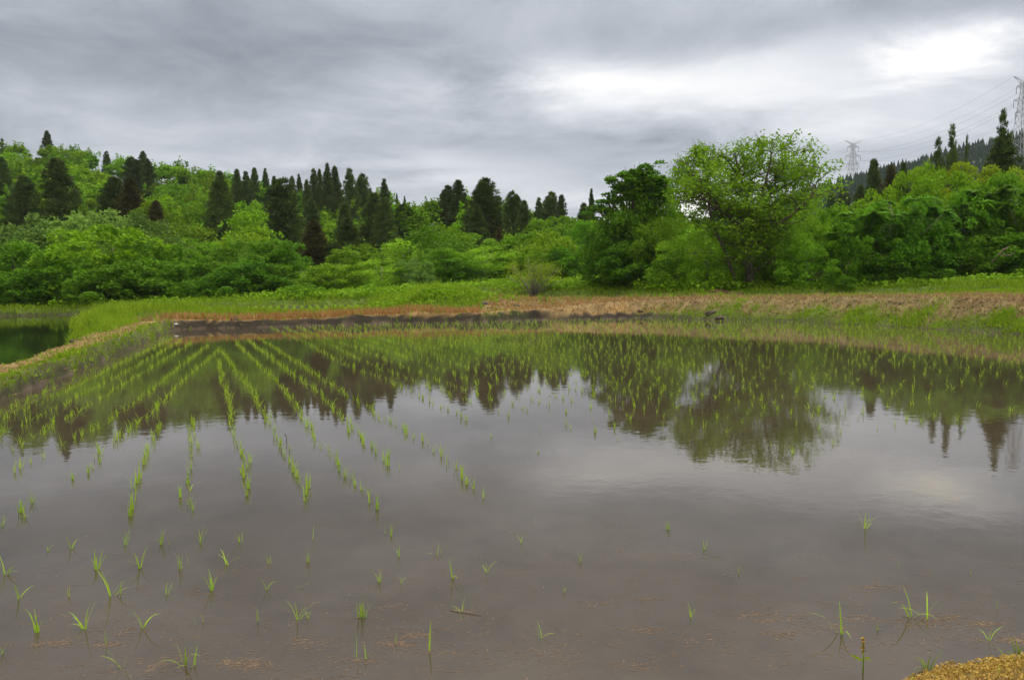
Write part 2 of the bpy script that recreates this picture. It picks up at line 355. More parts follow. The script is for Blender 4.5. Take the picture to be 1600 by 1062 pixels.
ZC = np.array([(.019, .0135, .0095), (.155, .115, .052), (.24, .155, .065), (.070, .105, .014), (.018, .035, .010)])

# ------------------------------------------------------------------ ground sheet
angs = np.concatenate([np.linspace(-180, -48, 60, endpoint=False), np.linspace(-48, 48, 620, endpoint=False), np.linspace(48, 180, 60, endpoint=False)])
rad = np.concatenate([np.geomspace(.4, 8, 70, endpoint=False), np.linspace(8, 52, 300, endpoint=False), np.geomspace(52, 260, 130, endpoint=False), np.geomspace(260, 690, 14)])
A, Rr_ = np.meshgrid(np.radians(angs), rad); gx = Rr_*np.sin(A); gy = Rr_*np.cos(A)
gz = terrain(gx, gy)
na, nr = len(angs), len(rad)
V = np.concatenate([np.stack([gx, gy, gz], -1).reshape(-1, 3), [[0, 0, float(terrain(np.array([0.]), np.array([0.]))[0])]]])
I, J = np.meshgrid(np.arange(nr-1), np.arange(na), indexing='ij'); J2 = (J+1) % na
loops = np.stack([I*na+J, I*na+J2, (I+1)*na+J2, (I+1)*na+J], -1).reshape(-1)
c = np.arange(na); tri = np.stack([np.full(na, len(V)-1), (c+1) % na, c], -1).reshape(-1)
fn = np.concatenate([np.full((nr-1)*na, 4), np.full(na, 3)])
ground = mk('ground', V, fn, np.concatenate([loops, tri]), M['ground'], smooth_=True)
tag(ground, kind='structure')
zz = zones(V[:, 0], V[:, 1]); colr = np.ones((len(V), 4), np.float32); colr[:, :3] = zz @ ZC
under = np.minimum.reduce([sdist(V[:, 0], V[:, 1], p) for p in POLY.values()]) < 0; colr[under, :3] = (.07, .052, .04)
ca = ground.data.color_attributes.new('soil', 'FLOAT_COLOR', 'POINT'); ca.data.foreach_set('color', colr.ravel())

# ------------------------------------------------------------------ water sheets
def grow(poly, d):
    n = len(poly); ar = sum(poly[i][0]*poly[(i+1) % n][1]-poly[(i+1) % n][0]*poly[i][1] for i in range(n)); s = 1 if ar > 0 else -1
    out_ = []
    for i in range(n):
        a, b, c_ = Vector(poly[i-1]), Vector(poly[i]), Vector(poly[(i+1) % n]); e = ((b-a).normalized()+(c_-b).normalized()).normalized()
        out_.append((b.x+e.y*d*s, b.y-e.x*d*s))
    return out_
def sheet(name, poly, z, mat, d=.12):
    p = grow(poly, d); n = len(p); o = mk(name, [(x, y, z) for x, y in p], [n], list(range(n)), mat); 
    if o.data.polygons[0].normal.z < 0: o.data.flip_normals()
    return tag(o, kind='structure')
sheet('water', MAIN, 0, M['water'], .30)
sheet('pond_water', POND, LEVEL['pond'], M['pondwater'], .15)
sheet('terrace_water', PAD2, LEVEL['pad2'], M['water'], .1)
sheet('terrace_water', PAD3, LEVEL['pad3'], M['water'], .1)
sheet('terrace_water', PAD4, LEVEL['pad4'], M['pondwater'], .1)

# ------------------------------------------------------------------ far mountain with its cedar wood
MR = np.array([(300, 400), (700, 385), (950, 362), (1080, 345), (1130, 333), (1180, 322), (1270, 296), (1300, 288), (1330, 280), (1380, 266), (1430, 259), (1500, 237), (1560, 226), (1600, 213), (1700, 190), (2200, 120)], float)
def mount(x, y):
    u = 800+1220*x/np.maximum(y, 1); v = np.interp(u, MR[:, 0], MR[:, 1]); d1 = 430.
    hor = 442-.018*(u-800); E = (hor-v)/1220*d1+1.4-6
    t = (y-190)/(d1-190); pr = smooth(0, 1, np.clip(t, 0, 1))**.8
    pr = np.where(t > 1, 1-smooth(1, 2.2, t), pr)
    return E*pr+fnoise(x, y, 1/60., 3)*7*np.clip(t, 0, 1)*(1-np.clip((t-.85)/.15, 0, 1))-2
uu = np.linspace(250, 2000, 150); yy = np.linspace(190, 640, 70); U, Y = np.meshgrid(uu, yy); X = (U-800)/1220*Y; Z = mount(X, Y)
I, J = np.meshgrid(np.arange(69), np.arange(149), indexing='ij')
mo = mk('mountain', np.stack([X, Y, Z], -1).reshape(-1, 3), 4, np.stack([I*150+J, I*150+J+1, (I+1)*150+J+1, (I+1)*150+J], -1).reshape(-1), simple('mountain floor', (.010, .022, .010), (.02, .04, .016), .05), smooth_=True)
tag(mo, kind='structure')
def cones(n, rg):
    u = rg.uniform(900, 1900, n); y = np.sqrt(rg.uniform(230**2, 450**2, n)); nr_ = n//7
    y[:nr_] = rg.uniform(420, 434, nr_); u[:nr_] = rg.uniform(1000, 1750, nr_)
    x = (u-800)/1220*y; z = mount(x, y); H = rg.uniform(6, 10, n)*.72; W = H*rg.uniform(.17, .26, n); out_ = []
    for t0, t1, f0 in ((.0, .55, 1.0), (.3, .8, .78), (.55, 1.0, .5)):
        a0 = rg.uniform(0, 6.28, n)
        for k in range(5):
            a = a0+k*2*math.pi/5; b = a+2*math.pi/5; ja = rg.uniform(.7, 1.3, n)
            p0 = np.stack([x+np.cos(a)*W*f0*ja, y+np.sin(a)*W*f0*ja, z+H*t0], -1); p1 = np.stack([x+np.cos(b)*W*f0, y+np.sin(b)*W*f0, z+H*t0], -1)
            e0 = np.stack([x+np.cos(b)*.02*W, y+np.sin(b)*.02*W, z+H*t1], -1); e1 = np.stack([x+np.cos(a)*.02*W, y+np.sin(a)*.02*W, z+H*t1], -1)
            out_.append(np.stack([p0, p1, e0, e1], 1))
    return np.concatenate(out_)
tag(quads('cedar_forest', cones(6500, rg), M['far_cedar']), 'distant dark blue-green cedar forest covering the far mountain', 'forest', kind='stuff')

# ------------------------------------------------------------------ leaves
def unit(rg, n):
    v = rg.normal(size=(n, 3)); return v/np.linalg.norm(v, axis=1, keepdims=True)
def leaves(rg, P, size, asp=1.8, up=.5, droop=0.0, jit=.35):
    """rhombic leaves at P, normals biased upward"""
    n = len(P); N = unit(rg, n); N[:, 2] = np.abs(N[:, 2])+up; N /= np.linalg.norm(N, axis=1, keepdims=True)
    a = unit(rg, n); a -= (a*N).sum(1, keepdims=True)*N; a /= np.linalg.norm(a, axis=1, keepdims=True); a[:, 2] -= droop
    b = np.cross(N, a); b /= np.linalg.norm(b, axis=1, keepdims=True)
    s = (size*rg.uniform(1-jit, 1+jit, n))[:, None]; l = a*s*.5*asp/1.4; w_ = b*s*.5/1.3
    return np.stack([P-l, P-l*.1+w_, P+l, P-l*.1-w_], 1)
def clump_pts(rg, C, r, n, flat=.55, shell=.55):
    d = unit(rg, n); d[:, 2] = np.where(rg.random(n) < .75, np.abs(d[:, 2]), d[:, 2])
    rr = (shell+(1-shell)*rg.random(n))[:, None]*r
    return C+d*rr*np.array([1, 1, flat])
def crown(rg, H, W, base, ncl, nlf, size, clr, flat=.75, up=.22, lean=0, droop=0, round_=2.2, fill=.35):
    """clumped crown between z=base..H with radius W; returns quads, clump centres"""
    cs = []; out_ = []
    ph = rg.uniform(0, 6.28, 4)
    for i in range(ncl):
        d = unit(rg, 1)[0]; k = 1 if i > ncl*fill else rg.uniform(.3, .8)
        bump = 1+.16*math.sin(3*math.atan2(d[1], d[0])+ph[0])+.12*math.sin(5*d[2]+ph[1])
        zc = (H+base)/2; hz = (H-base)/2
        dz = d[2] if d[2] > -.2 else d[2]*.9
        wsc = (1-abs(dz)**round_)**.5 if abs(dz) < 1 else 0
        hd = math.hypot(d[0], d[1])+1e-6
        c_ = np.array([d[0]/hd*wsc*W*k*bump*rg.uniform(.75, 1), d[1]/hd*wsc*W*k*bump*rg.uniform(.75, 1), zc+dz*hz*k*rg.uniform(.85, 1.0)-clr*flat*.6])
        r = clr*rg.uniform(.65, 1.3); cs.append(c_)
        out_.append(leaves(rg, clump_pts(rg, c_, r, int(nlf*(r/clr)**1.6), flat), size, up=up, droop=droop))
    return np.concatenate(out_), cs
def limbs(mb, rg, H, base, cs, r0, top=.75, n=10):
    bend = rg.uniform(-.04, .04, 2)*H
    tp = [(0, 0, -.3), (bend[0]*.4, bend[1]*.4, H*top*.4), (bend[0], bend[1], H*top)]
    mb.tube(tp, [r0, r0*.7, r0*.25], 7)
    for c_ in cs[:: max(1, len(cs)//n)]:
        t = min(.95, max(.15, (c_[2]*.6)/(H*top))); s = Vector((bend[0]*t, bend[1]*t, H*top*t))
        e = Vector(c_); mid = s.lerp(e, .5)+Vector((0, 0, -.04*H)); mb.tube([s, mid, e], [r0*.38, r0*.24, r0*.08], 5)

VAR = {}
def variants(kind, nvar, mat, bark='bark', **kw):
    VAR[kind] = []
    for i in range(nvar):
        r = np.random.default_rng(abs(hash_(kind))+i*77); q_, cs = crown(r, **kw)
        mb = MB(); limbs(mb, r, kw['H'], kw['base'], cs, kw['H']*.022)
        VAR[kind].append((quads('crown', q_, M[mat], link=False), mb.build('trunk', M[bark], link=False, smooth_=True), kw['H'], kw['W']))
def hash_(s): return sum((i+1)*ord(c_) for i, c_ in enumerate(s))
variants('mid', 3, 'mid', H=4.8, W=3.0, base=.2, ncl=105, nlf=115, size=.165, clr=.62, flat=1.0)
variants('dark', 3, 'dark', H=4.8, W=2.8, base=.1, ncl=100, nlf=120, size=.165, clr=.62, flat=1.0)
variants('bright', 3, 'bright', H=4.8, W=3.0, base=.2, ncl=110, nlf=120, size=.155, clr=.58, flat=1.0)
variants('pale', 2, 'pale', H=4.8, W=3.0, base=.2, ncl=110, nlf=110, size=.16, clr=.48, flat=1.5, up=.1)
variants('yellow', 2, 'yellow', 'bark_pale', H=6, W=3.0, base=.6, ncl=60, nlf=120, size=.17, clr=.75, flat=.65)
variants('fine', 3, 'light', 'bark_pale', H=4.4, W=3.0, base=.1, ncl=120, nlf=120, size=.115, clr=.55, flat=1.0)
variants('bush', 2, 'mid', H=2.2, W=1.7, base=.0, ncl=40, nlf=130, size=.11, clr=.45)

# feathery layered trees (long drooping compound leaves in flat sprays)
VAR['feather'] = []
for i in range(3):
    r = np.random.default_rng(500+i); qs_ = []; mb = MB(); cs = []
    for k in range(26):
        a = r.uniform(0, 6.28); h = r.uniform(.35, 1)**.7; rr = 3.0*math.sqrt(max(.02, 1-(h*1.0-.45)**2/.45))*r.uniform(.35, 1)
        C = np.array([math.cos(a)*rr, math.sin(a)*rr, 4.7*h*.97]); cs.append(C)
        for f in range(11):
            b = a+r.uniform(-1.5, 1.5); Lf = r.uniform(.6, 1.05); n = 26; t_ = np.linspace(.1, 1, n)
            ax = np.array([math.cos(b), math.sin(b), 0]); P = C+ax*(t_[:, None]*Lf)+np.array([0, 0, 1])*(r.uniform(.2, .8)*t_-.75*t_**2)[:, None]*Lf*.9+r.normal(0, .02, (n, 3))
            sd2 = np.array([-math.sin(b), math.cos(b), 0])
            for s_ in (-1, 1):
                wv = (sd2*s_*.17+ax*.06+np.array([0, 0, -.05]))*(np.sin(np.pi*(.15+.8*t_)))[:, None]; th = ax*.035
                qs_.append(np.stack([P-th, P+th, P+wv+th*.6, P+wv-th*.6], 1))
    q2, c2 = crown(r, H=4.7, W=3.0, base=0, ncl=150, nlf=110, size=.135, clr=.50, flat=1.0)
    limbs(mb, r, 4.7, 1, cs, .10, n=16)
    VAR['feather'].append((quads('crown', np.concatenate(qs_+[q2]), M['lush'], link=False), mb.build('trunk', M['bark_pale'], link=False, smooth_=True), 4.7, 3.0))

# cedars: column-cone crowns of upturned tufts
def cedar(i, mat, sparse=1.0, sharp=.8, twin=False):
    r = np.random.default_rng(900+i); H, W = 12., 2.3; out_ = []
    tops = [(0, 0, 1.0, 1.0)] + ([(.9, .3, .93, .8)] if twin else [])
    for tx, ty, hs, ws in tops:
        n = int(150*sparse)
        for k in range(n):
            t_ = (k+.5)/n; t_ = t_**.95; h = .06*H+t_*(H*hs-.06*H)
            prof = (1-t_)**sharp*(.82+.3*min(1, t_*4))+.02
            a = k*2.39996+r.uniform(-.5, .5); rr = W*ws*prof*r.uniform(.60, 1.18)
            C = np.array([tx+math.cos(a)*rr, ty+math.sin(a)*rr, h-.12*rr+r.uniform(-.25, .25)])
            m_ = int(60+70*(1-t_)); sz = (.30+.42*(1-t_))*r.uniform(.8, 1.35)
            d = unit(r, m_); P = C+d*np.array([1, 1, .9])*sz*r.uniform(.3, 1, (m_, 1))
            ax = d*.8+np.array([math.cos(a)*.4, math.sin(a)*.4, .55]); ax /= np.linalg.norm(ax, axis=1, keepdims=True)
            b = np.cross(ax, unit(r, m_)); b /= np.linalg.norm(b, axis=1, keepdims=True)
            l = ax*r.uniform(.13, .26, (m_, 1)); w_ = b*.075
            out_.append(np.stack([P-l*.5-w_*.6, P-l*.5+w_*.6, P+l+w_*.2, P+l-w_*.2], 1))
        tt = r.random(1500)*.9; a = r.uniform(0, 6.28, 1500); rr = W*ws*(1-tt)**sharp*.62*np.sqrt(r.random(1500)); P = np.stack([tx+np.cos(a)*rr, ty+np.sin(a)*rr, .06*H+tt*(H*hs)*.93], -1)
        out_.append(leaves(r, P, .42*min(1, sparse+.2), up=0))
    mb = MB(); mb.tube([(0, 0, -.6), (0, 0, H*.5), (0, 0, H*.97)], [.22, .14, .02], 7)
    for k in range(30):
        t_ = k/30; a = k*2.4; h = H*(.08+.85*t_); rr = W*(1-t_)**sharp*.8; mb.tube([(0, 0, h), (math.cos(a)*rr, math.sin(a)*rr, h-.1*rr)], [.05, .015], 4)
    return (quads('crown', np.concatenate(out_), M[mat], link=False), mb.build('trunk', M['bark'], link=False, smooth_=True), H, W*1.05)
VAR['cedar'] = [cedar(0, 'cedar', sharp=.66), cedar(1, 'cedar', sharp=.5), cedar(2, 'cedar', sharp=.62), cedar(3, 'cedar', sharp=.72)]
VAR['twin'] = [cedar(4, 'cedar', sharp=.55, twin=True)]
VAR['brown'] = [cedar(5, 'cedar_brown', sharp=.7), cedar(6, 'cedar_brown', sharp=.85)]
VAR['thin'] = [cedar(7, 'cedar', sparse=.38, sharp=.8), cedar(8, 'cedar', sparse=.3, sharp=.9)]

cnt = {}
def plant(kind, name, u, vtop, wpx, d, label, group=None, cat='tree', vbase=None):
    i = cnt.get(kind, 0); cnt[kind] = i+1
    cm, tm, H, W = VAR[kind][i % len(VAR[kind])]
    x, y, zt = pd(u, vtop, d); zg = float(terrain(np.array([x]), np.array([y]), False)[0])-.15
    if vbase is not None: zg = max(zg, pd(u, vbase, d)[2])
    h = max(zt-zg, 1.0); wr = wpx/2*d/1220
    o = empty(name, (x, y, zg), (i*2.1) % 6.28); o.scale = (wr/W, wr/W, h/H)
    for nm, me in (('crown', cm), ('trunk', tm)):
        c_ = bpy.data.objects.new(nm, me); COL.objects.link(c_); c_.parent = o
    return tag(o, label, cat, group)

CG = 'dark cedars scattered over the wooded hill'
cedars = [
 ('thin', 3, 217, 20, 147, 'tiny layered conifer on the skyline at the far left edge'),
 ('cedar', 73, 205, 20, 149, 'lone small cedar standing on the hilltop summit at left'),
 ('cedar', 166, 237, 15, 146, 'tiny cedar poking over the skyline between summit and twin cedars'),
 ('twin', 205, 246, 34, 132, 'round-topped dark cedar left of the taller skyline cedar on the left hill'),
 ('cedar', 223, 236, 20, 138, 'slim cedar tip rising behind the pair on the left hill skyline'),
 ('cedar', 231, 250, 28, 131, 'dark rounded cedar at the right of the left hill pair'),
 ('cedar', 2, 247, 36, 100, 'dark cedar cut by the left edge of the picture'),
 ('cedar', 36, 275, 50, 84, 'broad dull cedar second from left edge behind pale willows'),
 ('cedar', 88, 247, 62, 84, 'large dark cedar left of centre of the left hill, tallest there'),
 ('twin', 178, 277, 48, 88, 'mottled dark cedar left of a brownish cedar on the left hill'),
 ('brown', 203, 282, 48, 84, 'brownish cedar below the skyline pair on the left hill'),
 ('brown', 243, 314, 42, 80, 'low brownish cedar right of the taller brown cedar'),
 ('cedar', 343, 271, 48, 84, 'tall pointed solitary cedar in front of bright green slope'),
 ('cedar', 370, 265, 24, 128, 'leftmost cedar of the long skyline row'),
 ('cedar', 384, 269, 22, 126, 'low second cedar of the long skyline row'),
 ('cedar', 397, 262, 22, 128, 'pointed third cedar of the long skyline row'),
 ('cedar', 414, 265, 20, 130, 'slim cedar of the skyline row just left of the big nearer cedar'),
 ('cedar', 428, 276, 20, 130, 'short blunt skyline cedar behind the big nearer cedar'),
 ('cedar', 440, 280, 60, 84, 'big dark cedar in front of the left part of the skyline row'),
 ('cedar', 456, 275, 18, 128, 'slim skyline cedar just right of the big nearer cedar'),
 ('cedar', 467, 274, 18, 130, 'narrow pointed skyline cedar at the middle of the long row'),
 ('cedar', 479, 282, 22, 120, 'short skyline cedar in the middle of the long row'),
 ('cedar', 490, 265, 22, 124, 'pointed skyline cedar left of the tallest one in the row'),
 ('cedar', 499, 264, 16, 127, 'narrow skyline cedar touching the tallest one in the row'),
 ('cedar', 511, 258, 28, 121, 'tallest cedar of the long skyline row'),
 ('cedar', 523, 261, 28, 124, 'skyline cedar just right of the tallest in the row'),
 ('cedar', 546, 265, 30, 119, 'pointed cedar standing second from right end of the skyline row'),
 ('twin', 566, 272, 34, 122, 'blunt round-headed cedar at the right end of the skyline row'),
 ('cedar', 485, 313, 38, 100, 'dull cedar below the middle of the skyline row'),
 ('cedar', 600, 282, 26, 106, 'slim tall cedar rising behind a pair on the middle slope'),
 ('cedar', 583, 302, 44, 92, 'left broad cedar of the pair on the middle slope'),
 ('cedar', 600, 310, 34, 88, 'right cedar of the pair on the middle slope'),
 ('twin', 630, 319, 36, 92, 'small blunt cedar right of the pair on the middle slope'),
 ('cedar', 539, 317, 28, 88, 'slim cedar tip rising behind a conical cedar mid left'),
 ('cedar', 543, 343, 48, 72, 'conical cedar reaching lowest on the slope, mid left'),
 ('brown', 490, 346, 46, 72, 'low brownish cedar left of the lowest conical cedar'),
 ('cedar', 620, 303, 8, 130, 'tiny cedar tip on the skyline right of the row'),
 ('cedar', 632, 307, 7, 130, 'tiny cedar tip on the skyline nearest the gap'),
 ('twin', 700, 290, 30, 104, 'blunt left cedar of the skyline pair near the centre'),
 ('cedar', 716, 281, 30, 105, 'pointed right cedar of the skyline pair near the centre'),
 ('twin', 758, 279, 54, 88, 'tall broad cedar at the centre standing above the skyline'),
 ('cedar', 745, 322, 34, 84, 'mottled cedar at the left foot of the tall central cedar'),
 ('brown', 779, 354, 20, 78, 'small brown cedar at the right foot of the tall central cedar'),
 ('twin', 800, 299, 30, 95, 'ragged cedar just right of the tall central cedar'),
 ('cedar', 819, 314, 28, 92, 'lower cedar at the right of the ragged central one'),
 ('cedar', 842, 310, 18, 112, 'left small cedar of the skyline trio right of centre'),
 ('twin', 862, 300, 30, 110, 'middle tall cedar of the skyline trio right of centre'),
 ('cedar', 877, 304, 22, 108, 'right cedar of the skyline trio right of centre'),
 ('cedar', 924, 298, 18, 94, 'pointed cedar tip behind the dark leafy tree'),
 ('twin', 912, 318, 28, 91, 'low dark cedar touching the left side of the dark leafy tree'),
 ('thin', 1488, 197, 34, 66, 'thin tall open cedar above the right-hand thicket'),
 ('thin', 1466, 216, 30, 69, 'thin cedar left of the tallest open one above the thicket'),
 ('cedar', 1488, 235, 34, 69, 'dense low cedar under the thin tall open cedar'),
 ('thin', 1511, 214, 16, 76, 'faint sparse cedar between the thin cedar and the large right cedar'),
 ('cedar', 1568, 215, 64, 60, 'large dark cedar at the right, dense lower crown'),
 ('thin', 1568, 174, 40, 60, 'sparse cedar tip rising from the large dark cedar at right'),
 ('cedar', 1366, 248, 32, 88, 'pointed dark cedar in front of the far mountain'),
 ('brown', 1393, 262, 44, 86, 'dark brownish cedar left of the bright treetops below the mountain'),
 ('cedar', 1412, 258, 30, 84, 'dark cedar partly behind bright treetops below the mountain'),
 ('cedar', 1345, 290, 34, 95, 'low dark cedar left of the pointed one at the mountain foot'),
 ('cedar', 1318, 296, 30, 110, 'dim cedar at the mountain foot beside the big tree'),
 ('cedar', 1300, 302, 26, 120, 'dim cedar at the mountain foot nearest the big tree'),
]
for k, u, v_, w_, d, lab in cedars: plant(k, 'cedar_tree', u, v_, w_*(1.12 if d > 115 else 1.3), d, lab, CG)

BG = 'leafy trees and shrubs at the wood edge'
broad = [
 ('pale', 50, 340, 190, 56, 'pale green willow at the far left behind the pond'),
 ('pale', 145, 328, 180, 57, 'pale green willow with upright shoots, second from left'),
 ('pale', 215, 335, 130, 55, 'pale green willow right of the bright tree by the pond'),
 ('bright', 160, 352, 190, 49, 'bright green spreading tree by the far pond shore'),
 ('mid', 20, 372, 150, 49, 'mid green tree at the left edge behind the pond'),
 ('mid', 95, 392, 130, 47, 'dense low tree at the pond shore, left of the bright tree'),
 ('mid', 235, 375, 140, 50, 'rounded green tree right of the bright tree by the pond'),
 ('dark', 185, 408, 140, 46, 'darker low tree in front of the bright tree by the pond'),
 ('mid', 30, 418, 120, 45.5, 'low shrubby tree at the pond edge, leftmost'),
 ('dark', 262, 408, 100, 48, 'dark low tree right of the pond corner'),
 ('mid', 300, 372, 120, 60, 'green tree at the slope foot under the brown cedar'),
 ('dark', 325, 402, 110, 52, 'dark rounded tree left of the middle grove'),
 ('mid', 385, 372, 120, 56, 'tall rounded green tree below the big dark cedar'),
 ('dark', 380, 405, 120, 50.5, 'dark bushy tree behind the second paddy'),
 ('mid', 430, 370, 100, 57, 'green tree with light leaves left of the brown low cedar'),
 ('dark', 425, 412, 90, 51, 'dark tree standing left of the low bush'),
 ('bright', 520, 412, 110, 56, 'bright low tree right of the dark grove'),
 ('fine', 595, 404, 130, 58, 'light green wide shrub tree at mid left'),
 ('pale', 648, 402, 70, 57, 'pale shrub between light green shrubs, left of centre'),
 ('bright', 560, 380, 110, 66, 'bright green tree behind the light wide shrub'),
 ('fine', 640, 372, 130, 70, 'fine leaved green tree below the small blunt cedar'),
 ('mid', 700, 388, 90, 61, 'green rounded tree left of centre at slope foot'),
 ('fine', 715, 362, 120, 76, 'light green tree under the central cedar pair'),
 ('fine', 765, 385, 120, 64, 'fine leaved shrub tree at the centre'),
 ('mid', 830, 362, 110, 76, 'green tree below the ragged central cedar'),
 ('bright', 868, 338, 110, 86, 'tall bright tree below the skyline trio'),
 ('fine', 845, 392, 110, 63, 'low fine leaved shrub behind the bare bush'),
 ('mid', 890, 378, 90, 62, 'green tree between bare bush and dark leafy tree'),
 ('mid', 915, 345, 80, 70, 'green tree under the low cedar right of centre'),
 ('dark', 996, 272, 104, 51, 'tall dark green leafy tree left of the big spreading tree'),
 ('dark', 958, 322, 100, 50, 'dark shoulder tree in front of the tall dark tree'),
 ('dark', 975, 378, 120, 49.5, 'low dark rounded tree at the foot of the tall dark tree'),
 ('mid', 1020, 268, 90, 53, 'mid green tree squeezed between dark tree and big spreading tree'),
 ('fine', 1040, 335, 110, 49, 'fine bright tree left of the big spreading tree'),
 ('fine', 1105, 358, 140, 45.5, 'light green lower tree under the left of the big spreading tree'),
 ('fine', 1060, 390, 110, 47, 'low light shrub left of the earth mound'),
 ('fine', 1225, 318, 130, 45.5, 'light green tree under the right of the big spreading tree'),
 ('fine', 1272, 288, 110, 48, 'light green tree at the right flank of the big spreading tree'),
 ('fine', 1262, 372, 120, 43.5, 'low light green tree right of the big tree trunk'),
 ('fine', 1180, 355, 110, 47, 'green tree filling behind the trunk of the big tree'),
 ('mid', 1310, 322, 100, 47, 'mid green tree left of the feathery thicket'),
 ('feather', 1352, 326, 130, 44, 'feathery leaved tree at the left of the thicket'),
 ('feather', 1415, 306, 140, 44, 'feathery leaved tree in the middle of the thicket'),
 ('feather', 1480, 298, 140, 45, 'feathery tall tree right of the thicket middle'),
 ('feather', 1545, 290, 140, 45, 'feathery tree near the right edge'),
 ('feather', 1605, 288, 130, 44, 'feathery tree cut by the right edge'),
 ('dark', 1385, 372, 110, 43.6, 'dark low tree under the thicket, left'),
 ('dark', 1450, 370, 120, 43.6, 'dark low tree under the thicket, middle'),
 ('dark', 1520, 365, 120, 43.4, 'dark low tree under the thicket, right'),
 ('dark', 1590, 360, 120, 42.6, 'dark low tree at the right edge'),
 ('bright', 1440, 256, 100, 58, 'bright yellow green treetop left of the thin cedars'),
 ('bright', 1388, 290, 110, 54, 'bright green treetop below the brownish cedar'),
 ('yellow', 1524, 240, 104, 54, 'yellowish leafy tree in front of the thin cedars'),
 ('yellow', 1590, 260, 100, 55, 'yellow green tree under the large cedar at right'),
 ('bright', 1475, 268, 120, 52, 'bright green tree below the yellowish tree'),
 ('mid', 1560, 272, 120, 51, 'green tree behind the right feathery trees'),
]
for k, u, v_, w_, d, lab in broad: plant(k, 'leafy_tree' if k not in ('pale',) else 'willow_tree', u, v_, w_, d, lab, BG)
plant('bush', 'bush', 475, 444, 74, 47.5, 'low dark round bush beside the second paddy', cat='bush')
plant('bush', 'bush', 585, 452, 60, 50, 'small low bush right of the dark round bush', cat='bush')
plant('bush', 'bush', 1310, 428, 50, 41.5, 'small leafy bush at the foot of the thicket', cat='bush')

# ------------------------------------------------------------------ the big spreading tree
def big_tree():
    r = np.random.default_rng(21); x, y, _ = pd(1172, 440, 44.0); zg = float(terrain(np.array([x]), np.array([y]), False)[0])
    o = empty('spreading_tree', (x, y, zg)); tag(o, 'big spreading light green tree with open airy crown and dark limbs', 'tree')
    k = 44.0/1220; top = (437-207)*k
    tr = MB(); lb = MB(); tips = []
    def w2(u, v, dy=0): return Vector(((u-1172)*k, dy, (440-v)*k+.1))
    def inside(p):
        u = 1172+p.x/k; v = 440-(p.z-.1)/k
        e = [(1030, 330), (1045, 262), (1075, 222), (1110, 212), (1150, 216), (1190, 204), (1235, 222), (1278, 232), (1290, 290), (1300, 345)]
        if u < 1030 or u > 1300: return False
        return v > np.interp(u, [a for a, b in e], [b for a, b in e])+4 and v < 405
    mains = [  # forks: pixel guided polylines, depth offsets in metres
      [(1172, 446, 0), (1170, 400, 0), (1172, 350, .1), (1168, 310, .2), (1160, 270, .3), (1150, 235, .2)],
      [(1171, 400, 0), (1180, 355, .5), (1196, 325, .8), (1215, 290, 1.2), (1230, 250, 1.3)],
      [(1171, 380, 0), (1152, 345, -.7), (1120, 322, -1.2), (1090, 305, -1.5), (1062, 300, -1.6)],
      [(1171, 390, 0), (1192, 350, -.8), (1222, 330, -1.4), (1250, 300, -1.8), (1262, 262, -1.8)],
      [(1170, 360, 0), (1150, 330, 1.2), (1120, 290, 1.8), (1100, 250, 2.0)],
      [(1172, 330, .1), (1182, 295, -1.0), (1190, 250, -1.4), (1192, 222, -1.3)],
      [(1120, 322, -1.2), (1095, 290, -1.4), (1072, 262, -1.4), (1060, 240, -1.2)], [(1215, 290, 1.2), (1250, 270, .8), (1274, 245, .6)], [(1160, 270, .3), (1135, 240, 0), (1122, 222, 0)],
      [(1150, 440, -.5), (1128, 385, -.8), (1110, 345, -.8), (1104, 318, -.6), (1107, 285, -.4), (1101, 262, -.4), (1108, 235, -.4)]]
    r0 = [.26, .15, .14, .14, .12, .10, .08, .08, .07, .10]
    for m_, q_ in zip(mains, r0):
        pts = [w2(*p) for p in m_]; n = len(pts)
        (tr if q_ > .2 or m_[0][0] == 1150 else lb).tube(pts, [q_*(1-.8*i/(n-1)) for i in range(n)], 7)
        for i in range(1, n):
            for s in range(9):
                a = r.uniform(0, 6.28); b = pts[i-1].lerp(pts[i], r.random()); ln = r.uniform(1.0, 2.5)*(1.15-.1*i)
                d_ = Vector((math.cos(a), math.sin(a), r.uniform(-.05, .75))).normalized(); e = b+d_*ln
                if not inside(e): continue
                md = b+d_*ln*.5+Vector((0, 0, r.uniform(-.1, .15)))
                lb.tube([b, md, e], [q_*.22, q_*.15, .012], 5)
                for s2 in range(6):
                    b2 = md.lerp(e, r.random()); d2 = (d_+Vector(unit(r, 1)[0])*.9); d2.z = abs(d2.z)*.7; e2 = b2+d2.normalized()*r.uniform(.35, .9)
                    lb.tube([b2, e2], [.016, .006], 4); tips.append(e2)
                tips.append(e)
    P = []
    for e in tips:
        if not inside(e): continue
        n = int(r.integers(6, 19)); s = r.uniform(.12, .30); P.append(np.array(e)+r.normal(0, 1, (n, 3))*s*np.array([1, 1, .75]))
    P = np.concatenate(P)
    # ragged shoots standing out of the crown top
    for (u, v, dy) in [(1190, 207, 0), (1186, 218, 0), (1112, 216, .5), (1095, 222, -.5), (1152, 214, -.6), (1228, 222, .3), (1252, 230, -.3), (1272, 236, .2), (1277, 232, .4), (1062, 240, -.2), (1168, 219, .9), (1210, 219, -.8), (1078, 246, .7)]:
        b = w2(u+r.uniform(-6, 6), v+38, dy); e = w2(u, v, dy); lb.tube([b, e], [.03, .008], 4)
        t_ = r.random(110)[:, None]; P = np.concatenate([P, np.array(b)*(1-t_)+np.array(e)*t_+r.normal(0, .13, (110, 3))])
    quads('crown', leaves(r, P, .130, up=.2), M['light'], o)
    tr.build('trunk', M['bark'], o, True); lb.build('limbs', M['bark'], o, True)
big_tree()
